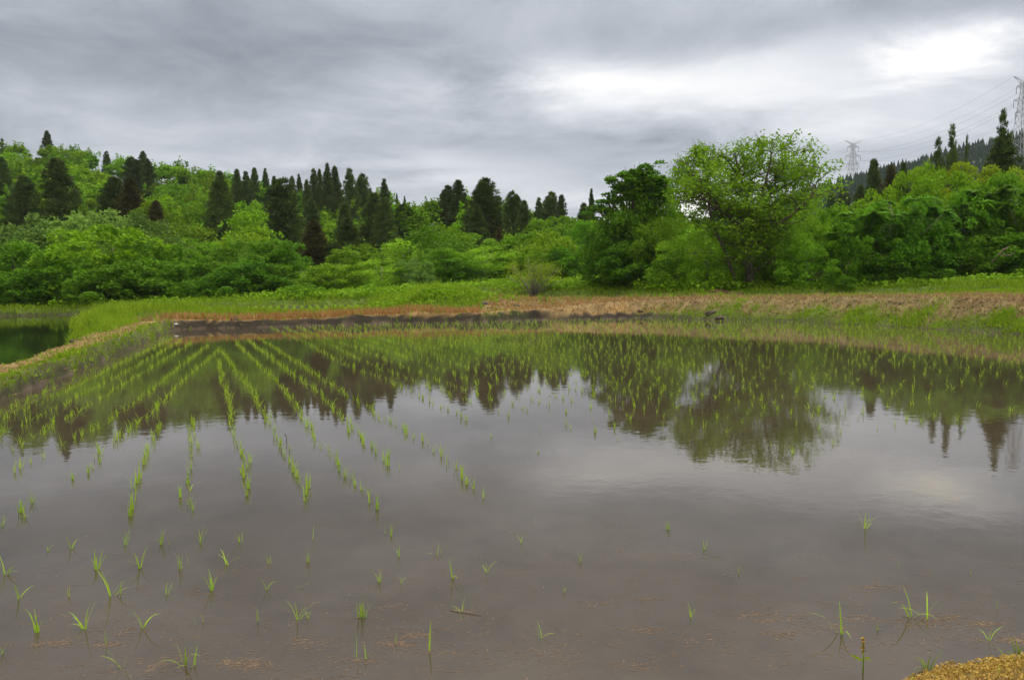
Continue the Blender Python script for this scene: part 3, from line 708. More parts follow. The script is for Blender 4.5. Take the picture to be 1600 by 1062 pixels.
# open ragged sprays on the tall dark tree top
def sprays(u0, v0, d, pts, mat, label, name='leafy_tree'):
    r = np.random.default_rng(int(u0)); x, y, _ = pd(u0, 440, d); zg = float(terrain(np.array([x]), np.array([y]), False)[0]); o = empty(name, (x, y, zg)); k = d/1220
    lb = MB(); P = []; lb.tube([(0, 0, -.2), (0, 0, (436-v0)*k*.7)], [.16, .05], 6)
    for (u, v) in pts:
        xx, yy_, z_ = pd(u, v, d); e = Vector((xx-x, r.uniform(-.5, .5), z_-zg)); b = Vector((e.x*.3, 0, e.z*.6)); lb.tube([b, b.lerp(e, .6)+Vector((0, 0, .15)), e], [.06, .035, .01], 5)
        for q_ in range(5):
            c_ = np.array(b.lerp(e, r.uniform(.62, 1)))+r.normal(0, .22, 3); P.append(clump_pts(r, c_, r.uniform(.25, .5), 90, .6))
    quads('crown', leaves(r, np.concatenate(P), .15), M[mat], o); lb.build('trunk', M['bark'], o, True)
    tag(o, label, 'tree', BG)
sprays(990, 252, 50.2, [(975, 262), (1000, 252), (1015, 262), (985, 275), (955, 285), (948, 298), (965, 292), (1012, 280), (1030, 268), (1042, 270), (1035, 285), (995, 290), (940, 318), (925, 322), (950, 330), (1020, 300), (990, 258), (1003, 256), (1010, 270), (970, 280), (1025, 262), (1038, 278), (1045, 290), (930, 312)], 'dark', 'ragged open sprays of the tree topping the tall dark clump')

# ------------------------------------------------------------------ woodland canopy over the hill
def wood():
    r = np.random.default_rng(5); out_ = []; pts = []; tones = []
    cell = {}
    n = 0
    while n < 1150:
        u = r.uniform(-500, 1700); y = math.sqrt(r.uniform(62**2, 152**2)) ; x = (u-800)/1220*y
        key = (int(x/2.5), int(y/3.2))
        if key in cell: n += 1; continue
        cell[key] = 1; pts.append((x, y)); n += 1
    pts = np.array(pts); z = terrain(pts[:, 0], pts[:, 1], False)
    for (x, y), z0 in zip(pts, z):
        H = r.uniform(2.8, 5.4); W = r.uniform(1.3, 2.9); nc = 16; tn = r.uniform(.62, 1.3); hu = r.uniform(.82, 1.2); n_0 = sum(map(len, out_)); u0 = 800+1220*x/y; hor = 442-.018*(u0-800)
        for k_, cu, cv, cw, cd, _l in cedars:      # open ground in front of the cedars, where they show down to their skirts
            if y < cd-.3 and abs(u0-cu) < cw*.5+W*.6*1220/y*.5:
                vb = cv+cw*2.25+6; H = min(H, HC+(hor-vb)/1220*y-z0)
        if H < .8: continue
        W = min(W, H*.8); d = unit(r, nc); d[:, 2] = np.abs(d[:, 2])
        C = np.array([x, y, z0+H*.55])+d*np.array([W, W, H*.45])*r.uniform(.7, 1, (nc, 1))
        for c_ in C: out_.append(clump_pts(r, c_, W*.42, 60, .7))
        m_ = 90; a = r.uniform(0, 6.28, m_); out_.append(np.stack([x+np.cos(a)*W*.95, y+np.sin(a)*W*.95, z0+r.uniform(0, H*.6, m_)], -1))
        for sh in range(5): c_ = np.array([x, y, z0+H])+r.normal(0, 1, 3)*np.array([W*.5, W*.5, .25]); out_.append(c_+r.normal(0, 1, (26, 3))*np.array([.16, .16, .34]))
        tones.append((sum(map(len, out_))-n_0, tn*hu, tn, tn*.9))
    P = np.concatenate(out_); far = P[:, 1] > 95
    tv = np.concatenate([np.tile([a, b, c_, 1.], (n_, 1)) for n_, a, b, c_ in tones])
    return np.concatenate([leaves(r, P[~far], .23, up=.25), leaves(r, P[far], .30, up=.25)]), np.concatenate([tv[~far], tv[far]])
wq, wt = wood(); wo_ = quads('hillside_wood', wq, M['forest'])
wc = wo_.data.color_attributes.new('tone', 'FLOAT_COLOR', 'POINT'); wc.data.foreach_set('color', np.repeat(wt, 4, 0).astype(np.float32).ravel())
tag(wo_, 'bright green broadleaf wood covering the hillside as one canopy', 'woodland', kind='stuff')

# ------------------------------------------------------------------ weeds, grass, straw
def scatter(n, umin, umax, rmin, rmax, r):
    rr = np.exp(r.uniform(math.log(rmin), math.log(rmax), n)); a = np.arctan((r.uniform(umin, umax, n)-800)/1220)
    return rr*np.sin(a)/np.cos(a)*1.0*np.cos(a), rr*np.cos(a)
def dry_land(x, y, m_=0.05):
    return np.minimum.reduce([sdist(x, y, p) for p in POLY.values()]) > m_
def blades(name, P, L_, W_, mat, r, lean=.5, label='', cat='grass'):
    n = len(P); a = r.uniform(0, 6.28, n); ln = L_*r.uniform(.5, 1.35, n); le = lean*r.uniform(.1, 1.3, n)
    dx_, dy_ = np.cos(a)*ln*le, np.sin(a)*ln*le; h = ln*np.sqrt(np.maximum(.1, 1-np.minimum(le, .95)**2))
    b = r.uniform(0, 6.28, n); w_ = np.stack([np.cos(b), np.sin(b), np.zeros(n)], -1)*(W_*r.uniform(.6, 1.4, n))[:, None]*.5
    m1 = P+np.stack([dx_*.35, dy_*.35, h*.6], -1); tp = P+np.stack([dx_, dy_, h], -1)
    q1 = np.stack([P-w_, P+w_, m1+w_*.8, m1-w_*.8], 1); q2 = np.stack([m1-w_*.8, m1+w_*.8, tp+w_*.1, tp-w_*.1], 1)
    vv = np.concatenate([P-w_, P+w_, m1+w_*.8, m1-w_*.8, tp+w_*.12, tp-w_*.12]); i = np.arange(n)
    lp = np.concatenate([np.stack([i, i+n, i+2*n, i+3*n], -1), np.stack([i+3*n, i+2*n, i+4*n, i+5*n], -1)]).reshape(-1)
    return tag(mk(name, vv, 4, lp, M[mat]), label, cat, kind='stuff')
r = np.random.default_rng(11)
x, y = scatter(520000, -250, 1850, 8, 56, r)
ok = dry_land(x, y, -.02) & (y > 7); x, y = x[ok], y[ok]; z = terrain(x, y); zw = zones(x, y)
g4 = r.random(len(x)); dd = np.hypot(x, y); tall = .05+.0028*dd
tall = np.where((x < -5) & (sdist(x, y, MAIN) < 1.35) & (y < 26), tall*np.where(sdist(x, y, MAIN) < .4, .5, .30), tall); tall = np.where((x > -1.2) & (y < 34), tall*.62, tall)
cum = np.cumsum(zw, 1)
x_r = x > -1.2
isdry = (g4 >= cum[:, 0]) & (g4 < cum[:, 1]); isor = (g4 >= cum[:, 1]) & (g4 < cum[:, 2]); isgr = (g4 >= cum[:, 2]) & (g4 < cum[:, 3])
ismud = (g4 < cum[:, 0])
P = np.stack([x, y, z-.01], -1)
blades('dry_grass', P[isdry], tall[isdry]*1.5, .010+.0009*dd[isdry], 'dry', r, 1.7, 'matted brown dry grass lying over the paddy banks')
sel = isor; th = np.where((x < -1.2) & (y > 27), 1.9, np.where((x > -1.2) & (x < 8) & (y > 20), 1.3, .7))
blades('straw_grass', P[sel], (tall*th)[sel], .009+.0008*dd[sel], 'dry_orange', r, .6, 'orange straw-coloured dead grass along the bank tops')
sel = isgr; tall = tall*(1+.9*fnoise(x, y, .8, 3)); mound = np.exp(-(((x+4)/2.3)**2+((y-34)/2.2)**2))
lushy = 1+1.4*mound+.35*((x < -9.5) & (y > 17) & (y < 36) & (sdist(x, y, MAIN) > 1.3))
blades('grass', P[sel], (tall*1.25*lushy)[sel], .012+.0010*dd[sel], 'grass', r, .55, 'fresh green grass growing on the paddy banks and mounds')
# muddy left face tufts are part of the same turf zone; weeds belt before the wood
r = np.random.default_rng(12)
x, y = scatter(90000, -250, 1850, 39, 68, r); s_all = np.minimum.reduce([sdist(x, y, p) for p in POLY.values()])
n_ = fnoise(x, y, .5, 3); dens = smooth(.8, 2.0, s_all+n_*1.5)*smooth(42, 47, y+np.where(x > 5, 5, 0)); ok = (r.random(len(x)) < dens) & ((y > 42) | (x > 8.5))
x, y = x[ok], y[ok]; z = terrain(x, y, False); hh = (.16+.22*smooth(.5, 3, s_all[ok])+.55*n_[ok].clip(0)+np.where((x > 0) & (x < 14), .22, 0))*r.random(len(x))**.7
P = np.stack([x, y, z+hh], -1); P = np.repeat(P, 3, 0)+r.normal(0, .08, (len(P)*3, 3))
tag(quads('undergrowth', leaves(r, P, .15, up=.4), M['weed']), 'lush bright green weeds and ferns between paddies and wood', 'undergrowth', kind='stuff')
# mound weeds
xm = r.normal(-3.9, 1.3, 9000); ym = r.normal(33.9, 1.1, 9000); zm = terrain(xm, ym, False); ok = dry_land(xm, ym, .3)
P = np.stack([xm, ym, zm+.28*r.random(9000)], -1)[ok]
tag(quads('mound_weeds', leaves(r, P, .11, up=.3), M['weed']), 'leafy bright green weeds on the low mound between the paddies', 'weeds', kind='stuff')
# lush tuft on the pond spit
xm = r.normal(-12.2, .9, 7000); ym = 24.2+(xm+12.2)*-1.6+r.normal(0, 1.1, 7000); ok = dry_land(xm, ym, .25) & (sdist(xm, ym, MAIN) > .9); xm, ym = xm[ok], ym[ok]
P = np.stack([xm, ym, terrain(xm, ym, False)], -1)
blades('spit_grass', P, np.full(len(P), .17)*(1+fnoise(P[:, 0], P[:, 1], .9, 2)), .022, 'grass', r, .9, 'tall lush light green grass on the spit beside the dark pond')
# green tufts low on the right bank and reeds in the small paddies
r = np.random.default_rng(13)
cx, cy = [], []
for k in range(52):
    t_ = r.random()**.8*12; bx = np.interp(t_, [0, 3, 5.5, 8, 12], [6.2, 8.3, 9.9, 11.0, 12.6]); by = np.interp(t_, [0, 3, 5.5, 8, 12], [27.8, 25.6, 23.2, 20.4, 16.2]); o_ = r.uniform(.12, .75)
    cx.append(bx+o_*.85); cy.append(by+o_*.5)
cx, cy = np.array(cx), np.array(cy); x = np.repeat(cx, 110)+r.normal(0, .15, 52*110); y = np.repeat(cy, 110)+r.normal(0, .12, 52*110)
ok = dry_land(x, y, 0.02); x, y = x[ok], y[ok]; P = np.stack([x, y, terrain(x, y, False)], -1)
blades('bank_tufts', P, np.full(len(P), .10), .020, 'grass', r, .85, 'bright green grass tufts low on the right bank at the waterline')
def paddy_rows(name, poly, lv, ang, sp, n, mat, ln, label):
    r = np.random.default_rng(int(n)); xs = np.array([p[0] for p in poly]); ys = np.array([p[1] for p in poly])
    x = r.uniform(xs.min(), xs.max(), n); y = r.uniform(ys.min(), ys.max(), n)
    s = x*math.cos(ang)-y*math.sin(ang)*-1; s2 = np.round(s/sp)*sp; x = x+(s2-s)*math.cos(ang); y = y+(s2-s)*math.sin(ang)
    ok = sdist(x, y, poly) < -.25; P = np.stack([x, y, np.full(n, lv-.01)], -1)[ok]; P[:, :2] += r.normal(0, .02, (len(P), 2))
    blades(name, P, np.full(len(P), ln), .02, mat, r, .5, label, 'rice')
paddy_rows('terrace_rice', PAD2, .20, R(15), .42, 16000, 'rice', .16, 'rice seedlings in curved rows in the small paddy behind the left bank')
paddy_rows('terrace_rice', PAD3, .35, R(15), .42, 14000, 'rice', .16, 'rice seedlings filling the small paddy right of the green mound')

# ------------------------------------------------------------------ rice seedlings in the main paddy
def clump(r, nb, ln, lean, wd=.0070, seg=5):
    mb = MB()
    for k in range(nb):
        a = r.uniform(0, 6.28); le = lean*r.uniform(.25, 1.25); l = ln*r.uniform(.55, 1.1); b0 = Vector((r.normal(0, .008), r.normal(0, .008), -.03)); px = []
        side = Vector((-math.sin(a+r.uniform(-.6, .6)), math.cos(a), 0)).normalized(); Lf, Rt = [], []; p = b0.copy(); th = le*.35
        for i in range(seg+1):
            t_ = i/seg; wv = wd*.5*(1-t_**2.2)*(1 if i else .7)+.0004; Lf.append(p-side*wv); Rt.append(p+side*wv)
            th = le*(.3+1.5*t_); p = p+Vector((math.cos(a)*math.sin(th), math.sin(a)*math.sin(th), math.cos(th)))*((l+.03)/seg)
            if p.z < .004 and i > 1: p.z = .004
        mb.strip(Lf, Rt)
    return mb
rr_ = np.random.default_rng(33)
UP = [clump(rr_, int(rr_.integers(4, 9)), .15, .52).build('rice_seedling', M['rice'], link=False) for _ in range(9)]
FL = [clump(rr_, int(rr_.integers(3, 6)), .17, 1.0).build('rice_seedling', M['rice'], link=False) for _ in range(6)]
SI = [clump(rr_, 1, .15, .22, .008).build('rice_seedling', M['rice'], link=False) for _ in range(4)]
ORD = ['', 'first', 'second', 'third', 'fourth', 'fifth', 'sixth', 'seventh', 'eighth', 'ninth', 'tenth', 'eleventh', 'twelfth', 'thirteenth', 'fourteenth', 'fifteenth', 'sixteenth', 'seventeenth', 'eighteenth', 'nineteenth', 'twentieth']
def ordw(n):
    if n <= 20: return ORD[n]
    t_, o_ = divmod(n, 10); T_ = ['', '', 'twenty', 'thirty', 'forty', 'fifty', 'sixty', 'seventy'][t_]
    return (T_+'-'+ORD[o_]) if o_ else T_[:-1]+'ieth'
RG = 'rice seedling clumps standing in the main paddy'
def seedling(x, y, me, h, rz, label):
    o = bpy.data.objects.new('rice_seedling', me); COL.objects.link(o); o.location = (x, y, 0); o.rotation_euler = (0, 0, rz); o.scale = (h, h, h)
    return tag(o, label, 'rice seedling', RG)
FORE = {  # cross rows in front of the planted rows: (u, v, blade height px, u/f/s)
 'cross row nearest the long rows': [(3, 822, 10, 'f'), (112, 857, 14, 'f'), (197, 851, 17, 'u'), (252, 850, 17, 'u'), (265, 851, 10, 's'), (314, 847, 19, 'u'), (375, 846, 14, 'u'), (489, 842, 16, 's'), (611, 837, 12, 'u'), (602, 834, 10, 's'), (814, 848, 11, 'u'), (836, 815, 10, 's'), (1043, 827, 12, 'u'), (1352, 825, 14, 'f')],
 'second cross row': [(75, 861, 6, 'f'), (152, 889, 22, 'u'), (220, 887, 20, 'f'), (282, 889, 24, 'u'), (295, 882, 18, 's'), (355, 882, 15, 'f'), (420, 880, 12, 'u'), (482, 878, 14, 'u'), (623, 869, 13, 'u'), (682, 867, 12, 'f'), (690, 866, 9, 's'), (907, 878, 12, 'u'), (1100, 858, 11, 'u')],
 'third cross row': [(10, 897, 14, 'f'), (31, 935, 20, 'f'), (107, 931, 9, 'f'), (177, 930, 20, 'f'), (188, 928, 20, 's'), (260, 928, 13, 'u'), (270, 922, 14, 's'), (330, 922, 22, 'u'), (416, 921, 12, 'f'), (470, 918, 8, 'f'), (592, 909, 20, 'u'), (627, 910, 9, 'f'), (703, 902, 18, 'f'), (761, 894, 11, 'f'), (882, 925, 7, 'f'), (1154, 895, 14, 's'), (1404, 887, 8, 's'), (1517, 897, 12, 's')],
 'fourth cross row': [(57, 988, 27, 'u'), (131, 982, 18, 'f'), (165, 1007, 18, 's'), (222, 981, 20, 'f'), (304, 977, 18, 's'), (318, 972, 19, 's'), (402, 970, 18, 's'), (467, 967, 15, 'f'), (481, 966, 13, 'u'), (564, 964, 22, 'u'), (571, 964, 18, 'u'), (720, 956, 9, 'f'), (1080, 964, 17, 'u'), (1310, 988, 26, 'f'), (1372, 984, 12, 'u'), (1420, 963, 26, 'f'), (1450, 968, 22, 'f'), (1557, 950, 14, 's')],
 'cross row along the bottom edge': [(2, 1020, 12, 'f'), (190, 1043, 24, 'f'), (284, 1036, 24, 'f'), (291, 1037, 33, 's'), (302, 1040, 20, 'f'), (559, 1028, 36, 's'), (571, 1029, 25, 's'), (579, 1027, 8, 's'), (619, 1004, 17, 's'), (672, 1017, 34, 's'), (845, 997, 16, 'f'), (1547, 1000, 14, 'f')]}
desc = {'u': 'upright green rice clump', 'f': 'splayed floppy rice clump', 's': 'single standing rice blade'}
nind = 0
for rn, items in FORE.items():
    for i, (u, v_, hp, kd) in enumerate(sorted(items)):
        x, y = pz(u, v_); L0 = hp*y/1220/.100; me = {'u': UP, 'f': FL, 's': SI}[kd]; me = me[int(rr_.integers(len(me)))]
        if kd == 'f': L0 *= 1.5
        seedling(x, y, me, min(L0, 1.9), rr_.uniform(0, 6.28), f'{desc[kd]}, {ordw(i+1)} from left in the {rn}'); nind += 1
px_rows = {
 'near-vertical row under the meeting point': [(340, 562), (362, 640), (362, 670), (370, 690), (385, 740), (392, 800)],
 'row right of the near-vertical row': [(346, 548), (400, 620), (425, 670), (440, 700), (487, 795)],
 'third row rightward': [(368, 535), (435, 600), (465, 635), (485, 675), (520, 715), (545, 745), (590, 800)],
 'fourth row rightward': [(388, 531), (430, 565), (500, 615), (550, 672), (590, 710), (620, 738)],
 'fifth row rightward': [(405, 528), (465, 568), (550, 622), (600, 657), (660, 690), (700, 722), (760, 785)],
 'short upright row at left': [(301, 658), (299, 700), (296, 760), (290, 802)],
 'short curved row at left': [(252, 665), (240, 690), (226, 712), (222, 740), (210, 775), (187, 820)],
 'rightmost row of the left fan': [(345, 545), (295, 588), (225, 657), (190, 682), (165, 702), (140, 735), (97, 763), (50, 790), (30, 815)],
 'second row of the left fan': [(325, 540), (270, 583), (200, 640), (150, 670), (110, 690), (60, 720), (10, 745)],
 'third row of the left fan': [(300, 535), (250, 567), (175, 613), (130, 640), (80, 665), (50, 688), (-20, 720)],
 'fourth row of the left fan': [(285, 531), (215, 572), (140, 612), (90, 640), (30, 664), (-20, 690)],
 'fifth row of the left fan': [(270, 529), (190, 568), (100, 615), (50, 636), (0, 660)],
 'left fan row along the bank': [(262, 526), (170, 568), (90, 603), (20, 637), (-20, 655)]}
clumps = []   # x, y, row name
def walk(pts, step, nm, r, keep=.95, sigma=.02):
    P = [np.array(p) for p in pts]; acc = 0
    for a, b in zip(P[:-1], P[1:]):
        l = np.linalg.norm(b-a); t_ = step-acc if acc else 0
        while t_ < l:
            if r.random() < keep(a[1]) if callable(keep) else r.random() < keep:
                p = a+(b-a)*t_/l+r.normal(0, sigma, 2); clumps.append((p[0], p[1], nm))
            t_ += step*r.uniform(.8, 1.2)
        acc = (acc+l) % step
for nm, pts in px_rows.items():
    walk([pz(u, v_) for u, v_ in pts], .17, nm, rr_, .96, .022)
for k in range(2, 46):
    x0 = -1.32+k*.42; y0 = 7.9; ymin = 5.9+rr_.uniform(0, 1.5)+(.6 if k > 12 else 0)
    y = 28.8
    while y > 5.6:
        cx_ = x0-.4075*(y-y0)+.06*math.sin(y*.6+k)+rr_.normal(0, .035)
        pr = .93*float(smooth(ymin-1.2, ymin+3.0, y)) if k < 14 else .85*float(smooth(ymin-.8, ymin+5., y))
        if rr_.random() < pr: clumps.append((cx_, y+rr_.normal(0, .03), 'right rows'))
        y -= .21*rr_.uniform(.8, 1.2)
cl = np.array([(c_[0], c_[1]) for c_ in clumps]); sdm = sdist(cl[:, 0], cl[:, 1], MAIN); keep_ = (sdm < -.3) & (cl[:, 1] > 3)
clumps = [c_ for c_, k_ in zip(clumps, keep_) if k_]
dist = np.array([math.hypot(c_[0], c_[1]) + (0 if abs(c_[0]/c_[1]) < .68 else 50) for c_ in clumps]); order = np.argsort(dist)
NI = 300-nind; ordn = {}
for j in order[:NI]:
    x, y, nm = clumps[j]; ordn[nm] = ordn.get(nm, 0)+1
    dense = rr_.random(); me = (UP if dense < .72 else (FL if dense < .9 else SI)); me = me[int(rr_.integers(len(me)))]
    lab = (f'thin rice clump at the sparse ends of the right rows, {ordw(ordn[nm])} nearest' if nm == 'right rows' else f'rice clump in the {nm}, {ordw(ordn[nm])} from its near end')
    seedling(x, y, me, (rr_.uniform(.48, .82) if nm != 'right rows' else rr_.uniform(.38, .68)), rr_.uniform(0, 6.28), lab)
# the rest of the planting as one mass
def rice_mass():
    r = np.random.default_rng(44); c_ = np.array([(clumps[j][0], clumps[j][1]) for j in order[NI:]]); nb = 5
    far = np.hypot(c_[:, 0], c_[:, 1]); x = np.repeat(c_[:, 0], nb)+r.normal(0, .010, len(c_)*nb); y = np.repeat(c_[:, 1], nb)+r.normal(0, .010, len(c_)*nb)
    sc_ = np.repeat(r.uniform(.75, 1.2, len(c_)), nb); keep = r.random(len(x)) < np.where(x > 3, .7, .9); x, y, sc_ = x[keep], y[keep], sc_[keep]
    P = np.stack([x, y, np.full(len(x), -.01)], -1)
    blades('rice_planting', P, .095*sc_, .0075, 'rice', r, .68, 'rice seedlings in long rows across the rest of the flooded paddy', 'rice')
rice_mass()

# ------------------------------------------------------------------ straw afloat
def straw():
    r = np.random.default_rng(51); C = []; 
    for k in range(430):
        u = r.uniform(0, 1600); v_ = 830+(1062-830)*r.random()**.55
        if u > 900: v_ = max(800, v_-20)
        C.append((u, v_, r.integers(1, 10)))
    for (u, v_, n) in [(300, 925, 30), (75, 1005, 60), (95, 1003, 50), (200, 985, 60), (170, 1005, 60), (245, 1040, 70), (370, 1035, 110), (400, 1040, 80), (465, 1000, 40), (510, 1005, 40), (620, 1005, 110), (650, 992, 70), (690, 1018, 60), (560, 1030, 50), (870, 990, 40), (850, 1020, 60), (1010, 985, 60), (1170, 960, 70), (1230, 965, 70), (1220, 990, 60), (1290, 980, 60), (1340, 965, 60), (1430, 970, 110), (1480, 965, 90), (1540, 975, 90), (1585, 1000, 120), (1010, 935, 50), (1100, 1000, 50), (1000, 1040, 60), (1370, 915, 60), (740, 955, 30)]:
        C.append((u, v_, n))
    V, F = [], []
    for (u, v_, n) in C:
        x0, y0 = pz(u, v_)
        if sdist(np.array([x0]), np.array([y0]), MAIN)[0] > -.03: continue
        a0 = r.uniform(-.5, .5); s0 = r.uniform(.02, .055)
        for _ in range(int(n*.9)):
            a = a0+r.normal(0, .55); l = r.uniform(.006, .030)*(2 if r.random() < .06 else 1); w_ = r.uniform(.0006, .0014)
            cx_, cy_ = x0+r.normal(0, s0*1.8), y0+r.normal(0, s0*.7); ex, ey = math.cos(a), math.sin(a); z0 = r.uniform(.0002, .0008); b = len(V)
            for s in (-1, 1):
                px, py = cx_+ex*l/2*s, cy_+ey*l/2*s
                V += [(px-ey*w_, py+ex*w_, z0), (px+ey*w_, py-ex*w_, z0), (px, py, z0+w_*.6)]
            F += [(b, b+3, b+5, b+2), (b+1, b+2, b+5, b+4), (b, b+1, b+4, b+3)]
    o = mk('floating_straw', V, 4, [i for f in F for i in f], M['float']); tag(o, 'broken brown straw bits floating on the near water', 'straw', kind='stuff')
straw()
# long straws and the cane
def cane(u1, v1, u2, v2, rad_, label, name='floating_cane', mat='float'):
    a = pz(u1, v1); b = pz(u2, v2); mb = MB(); mb.tube([(a[0], a[1], .002), ((a[0]+b[0])/2, (a[1]+b[1])/2, .006), (b[0], b[1], .002)], [rad_*.7, rad_, rad_*.5], 6)
    tag(mb.build(name, M[mat], None, True), label, 'straw')
cane(703, 953, 752, 961, .0022, 'long brown cane floating in the lower middle water')
mb = MB(); x, y = pz(447, 690); mb.tube([(0, 0, -.05), (.005, 0, .04), (-.004, .002, .075)], [.004, .003, .0025], 5); mb.tube([(0, 0, .055), (-.022, 0, .068)], [.002, .001], 4)
o = mb.build('twig', M['mudclod'], None, True); o.location = (x, y, 0); tag(o, 'small dark twig standing in open water between two rows', 'twig')

# ------------------------------------------------------------------ yellow ground cover on the near bank corner
def nearbank():
    r = np.random.default_rng(61); n = 150000; x = r.uniform(.7, 3.6, n); y = r.uniform(1.4, 3.6, n); s = sdist(x, y, MAIN)+fnoise(x, y, 7, 3)*.06; ok = s > 0
    x, y, s = x[ok], y[ok], s[ok]; z = terrain(x, y, False); hgt = .012+.05*smooth(0, .12, s)*(.5+fnoise(x, y, 12, 2))
    P = np.stack([x, y, z+np.maximum(0, hgt)*r.random(len(x))+.004], -1); g = (r.random(len(x)) < .62*(1-smooth(.03, .12, s))*(fnoise(x, y, 5, 2) > -.1)+.04)
    tag(quads('yellow_groundcover', leaves(r, P[~g], .0095, asp=1.4, up=.2), M['moss']), 'low yellow ochre ground cover on the near bank corner', 'ground cover', kind='stuff')
    gp = P[g]; gp[:, 2] -= .01
    blades('edge_grass', gp[::3], np.full(len(gp[::3]), .026), .0028, 'grass', r, .8, 'dark green grass fringe where the near bank meets water')
nearbank()
# yellowing weed stalk at the corner
def weed():
    x, y = pz(1348, 1052); zb = max(0.0, float(terrain(np.array([x]), np.array([y]), False)[0])); k = y/1220
    o = empty('weed_stalk', (x, y, zb)); tag(o, 'single yellow green weed stalk with two side leaves at bottom right', 'weed')
    mb = MB(); mb.tube([(0, 0, -.03), (.002, 0, 30*k), (-.002, 0, 58*k)], [.0028, .0022, .0016], 6); mb.build('stem', M['rice'], o, True)
    for sx_, ln, hz, dz_ in ((-1, 21, 22, 11), (1, 13, 22, 6)):
        m2 = MB(); Lf, Rt = [], []
        for i in range(7):
            t_ = i/6; px = sx_*ln*k*t_; pz_ = hz*k+(dz_*k*t_ if sx_ < 0 else (8*k*math.sin(t_*2.6)-dz_*k*t_)); wv = .0055*math.sin(math.pi*(.12+.85*t_)); Lf.append((px, -wv*.4, pz_+wv)); Rt.append((px, wv*.4, pz_-wv))
        m2.strip(Lf, Rt); m2.build('leaf', M['yellow'], o)
    r = np.random.default_rng(2); P = np.stack([r.normal(0, .0025, 60), r.normal(0, .0025, 60), r.uniform(36, 60, 60)*k], -1); quads('flower_head', leaves(r, P, .008), M['moss'], o)
weed()
def tuft(u, v_, n, ln, lean, label):
    x, y = pz(u, v_, .02); r = np.random.default_rng(int(u)); o = clump(r, n, ln, lean, .006).build('grass_tuft', M['grass']); o.location = (x, y, max(0, float(terrain(np.array([x]), np.array([y]), False)[0]))); tag(o, label, 'grass')
tuft(1450, 1036, 9, .075, .95, 'small bright green grass tuft on the yellow near bank')
tuft(1585, 1045, 8, .06, .9, 'green tuft amid yellow cover at the bottom right corner')
tuft(1592, 1012, 5, .07, .7, 'green blades at the water edge by the right border')

# ------------------------------------------------------------------ stones, clods, earth mound, dead wood, bare bush
def lump(name, u, v_, d, rx, ry, rz_, mat, label, cat, seed, zoff=0.0, group=None, bump=.28):
    import bmesh
    bm = bmesh.new(); bmesh.ops.create_icosphere(bm, subdivisions=3, radius=1); r = np.random.default_rng(seed); k = r.uniform(-9, 9, 3)
    for vv in bm.verts:
        n_ = float(vnoise(vv.co.x*1.7+k[0], vv.co.y*1.7+vv.co.z*1.3+k[1]))+.5*float(vnoise(vv.co.x*4+k[2], vv.co.z*4+vv.co.y*3)); vv.co *= 1+bump*2*n_
        vv.co.x *= rx; vv.co.y *= ry; vv.co.z *= rz_
    me = bpy.data.meshes.new(name); bm.to_mesh(me); bm.free(); me.materials.append(M[mat])
    for p in me.polygons: p.use_smooth = mat != 'stone'
    o = bpy.data.objects.new(name, me); COL.objects.link(o); x, y, z = pd(u, v_, d); z = float(terrain(np.array([x]), np.array([y]), False)[0]); o.location = (x, y, z+zoff)
    return tag(o, label, cat, group)
lump('stone', 322, 482, 43, .16, .14, .13, 'stone', 'pale rounded stone at the left end of the small paddy', 'stone', 1, .14)
lump('stone', 263, 513, 26.6, .06, .05, .04, 'stone', 'small pale stone at the far left corner of the paddy', 'stone', 2, .03)
lump('stone', 275, 512, 26.8, .09, .05, .035, 'stone', 'flat pale stone right of the small one at the paddy corner', 'stone', 3, .03)
lump('stone', 192, 511, 24.5, .05, .05, .07, 'stone', 'tiny pale stone on the grassy left bank', 'stone', 4, .05)
lump('stone', 1582, 440, 39, .20, .16, .12, 'stone', 'grey stone on the rise at the right edge, left one', 'stone', 5, .05)
lump('stone', 1596, 440, 39.5, .22, .16, .10, 'stone', 'pale stone on the rise at the right border', 'stone', 6, .05)
for i, (u, v_, d, a, lab) in enumerate([(762, 483, 31.2, .42, 'large dark mud clod at the right foot of the green mound'), (806, 484, 31.2, .36, 'dark mud clod right of the large one on the bank'), (745, 500, 29.1, .20, 'small mud clod at the waterline below the mound'), (560, 500, 29.3, .30, 'low dark mud clod on the far mud bank'), (368, 503, 28.0, .34, 'dark mud lump at the left end of the mud bank'), (1000, 490, 29.8, .16, 'small dark clod at the waterline right of centre'), (1112, 492, 27.2, .28, 'dark broken mud lump on the right bank face'), (1128, 497, 26.6, .26, 'dark slumped mud beside the broken lump on the right bank'), (1412, 492, 22.6, .16, 'dark hollowed clod on the right bank face'), (122, 529, 17.4, .20, 'dark mud lump at the pond edge beside the lush grass'), (805, 463, 45, .30, 'dark clod on the mud rim of the far small paddy')]):
    lump('mud_clod', u, v_, d, a*.75, a*.6, a*.42, 'mudclod', lab, 'mud', 30+i, -.05, 'mud clods on the banks', .4)
lump('earth_mound', 1130, 445, 41.5, 1.0, .7, .42, 'earth', 'reddish brown earth mound in front of the big tree', 'mound', 60, -.06, None, .5)
def sticks(u, v_, d, segs, rad_, label, name='dead_branch', mat='wood'):
    x, y, z = pd(u, v_, d); zg = float(terrain(np.array([x]), np.array([y]), False)[0]); o_ = MB(); k = d/1220
    for pts in segs:
        n = len(pts); o_.tube([((a-u)*k, b_, (v_-c_)*k) for a, c_, b_ in pts], [rad_*(1-.6*i/(n-1)) for i in range(n)], 6)
    o = o_.build(name, M[mat], None, True); o.location = (x, y, z); tag(o, label, 'branch')
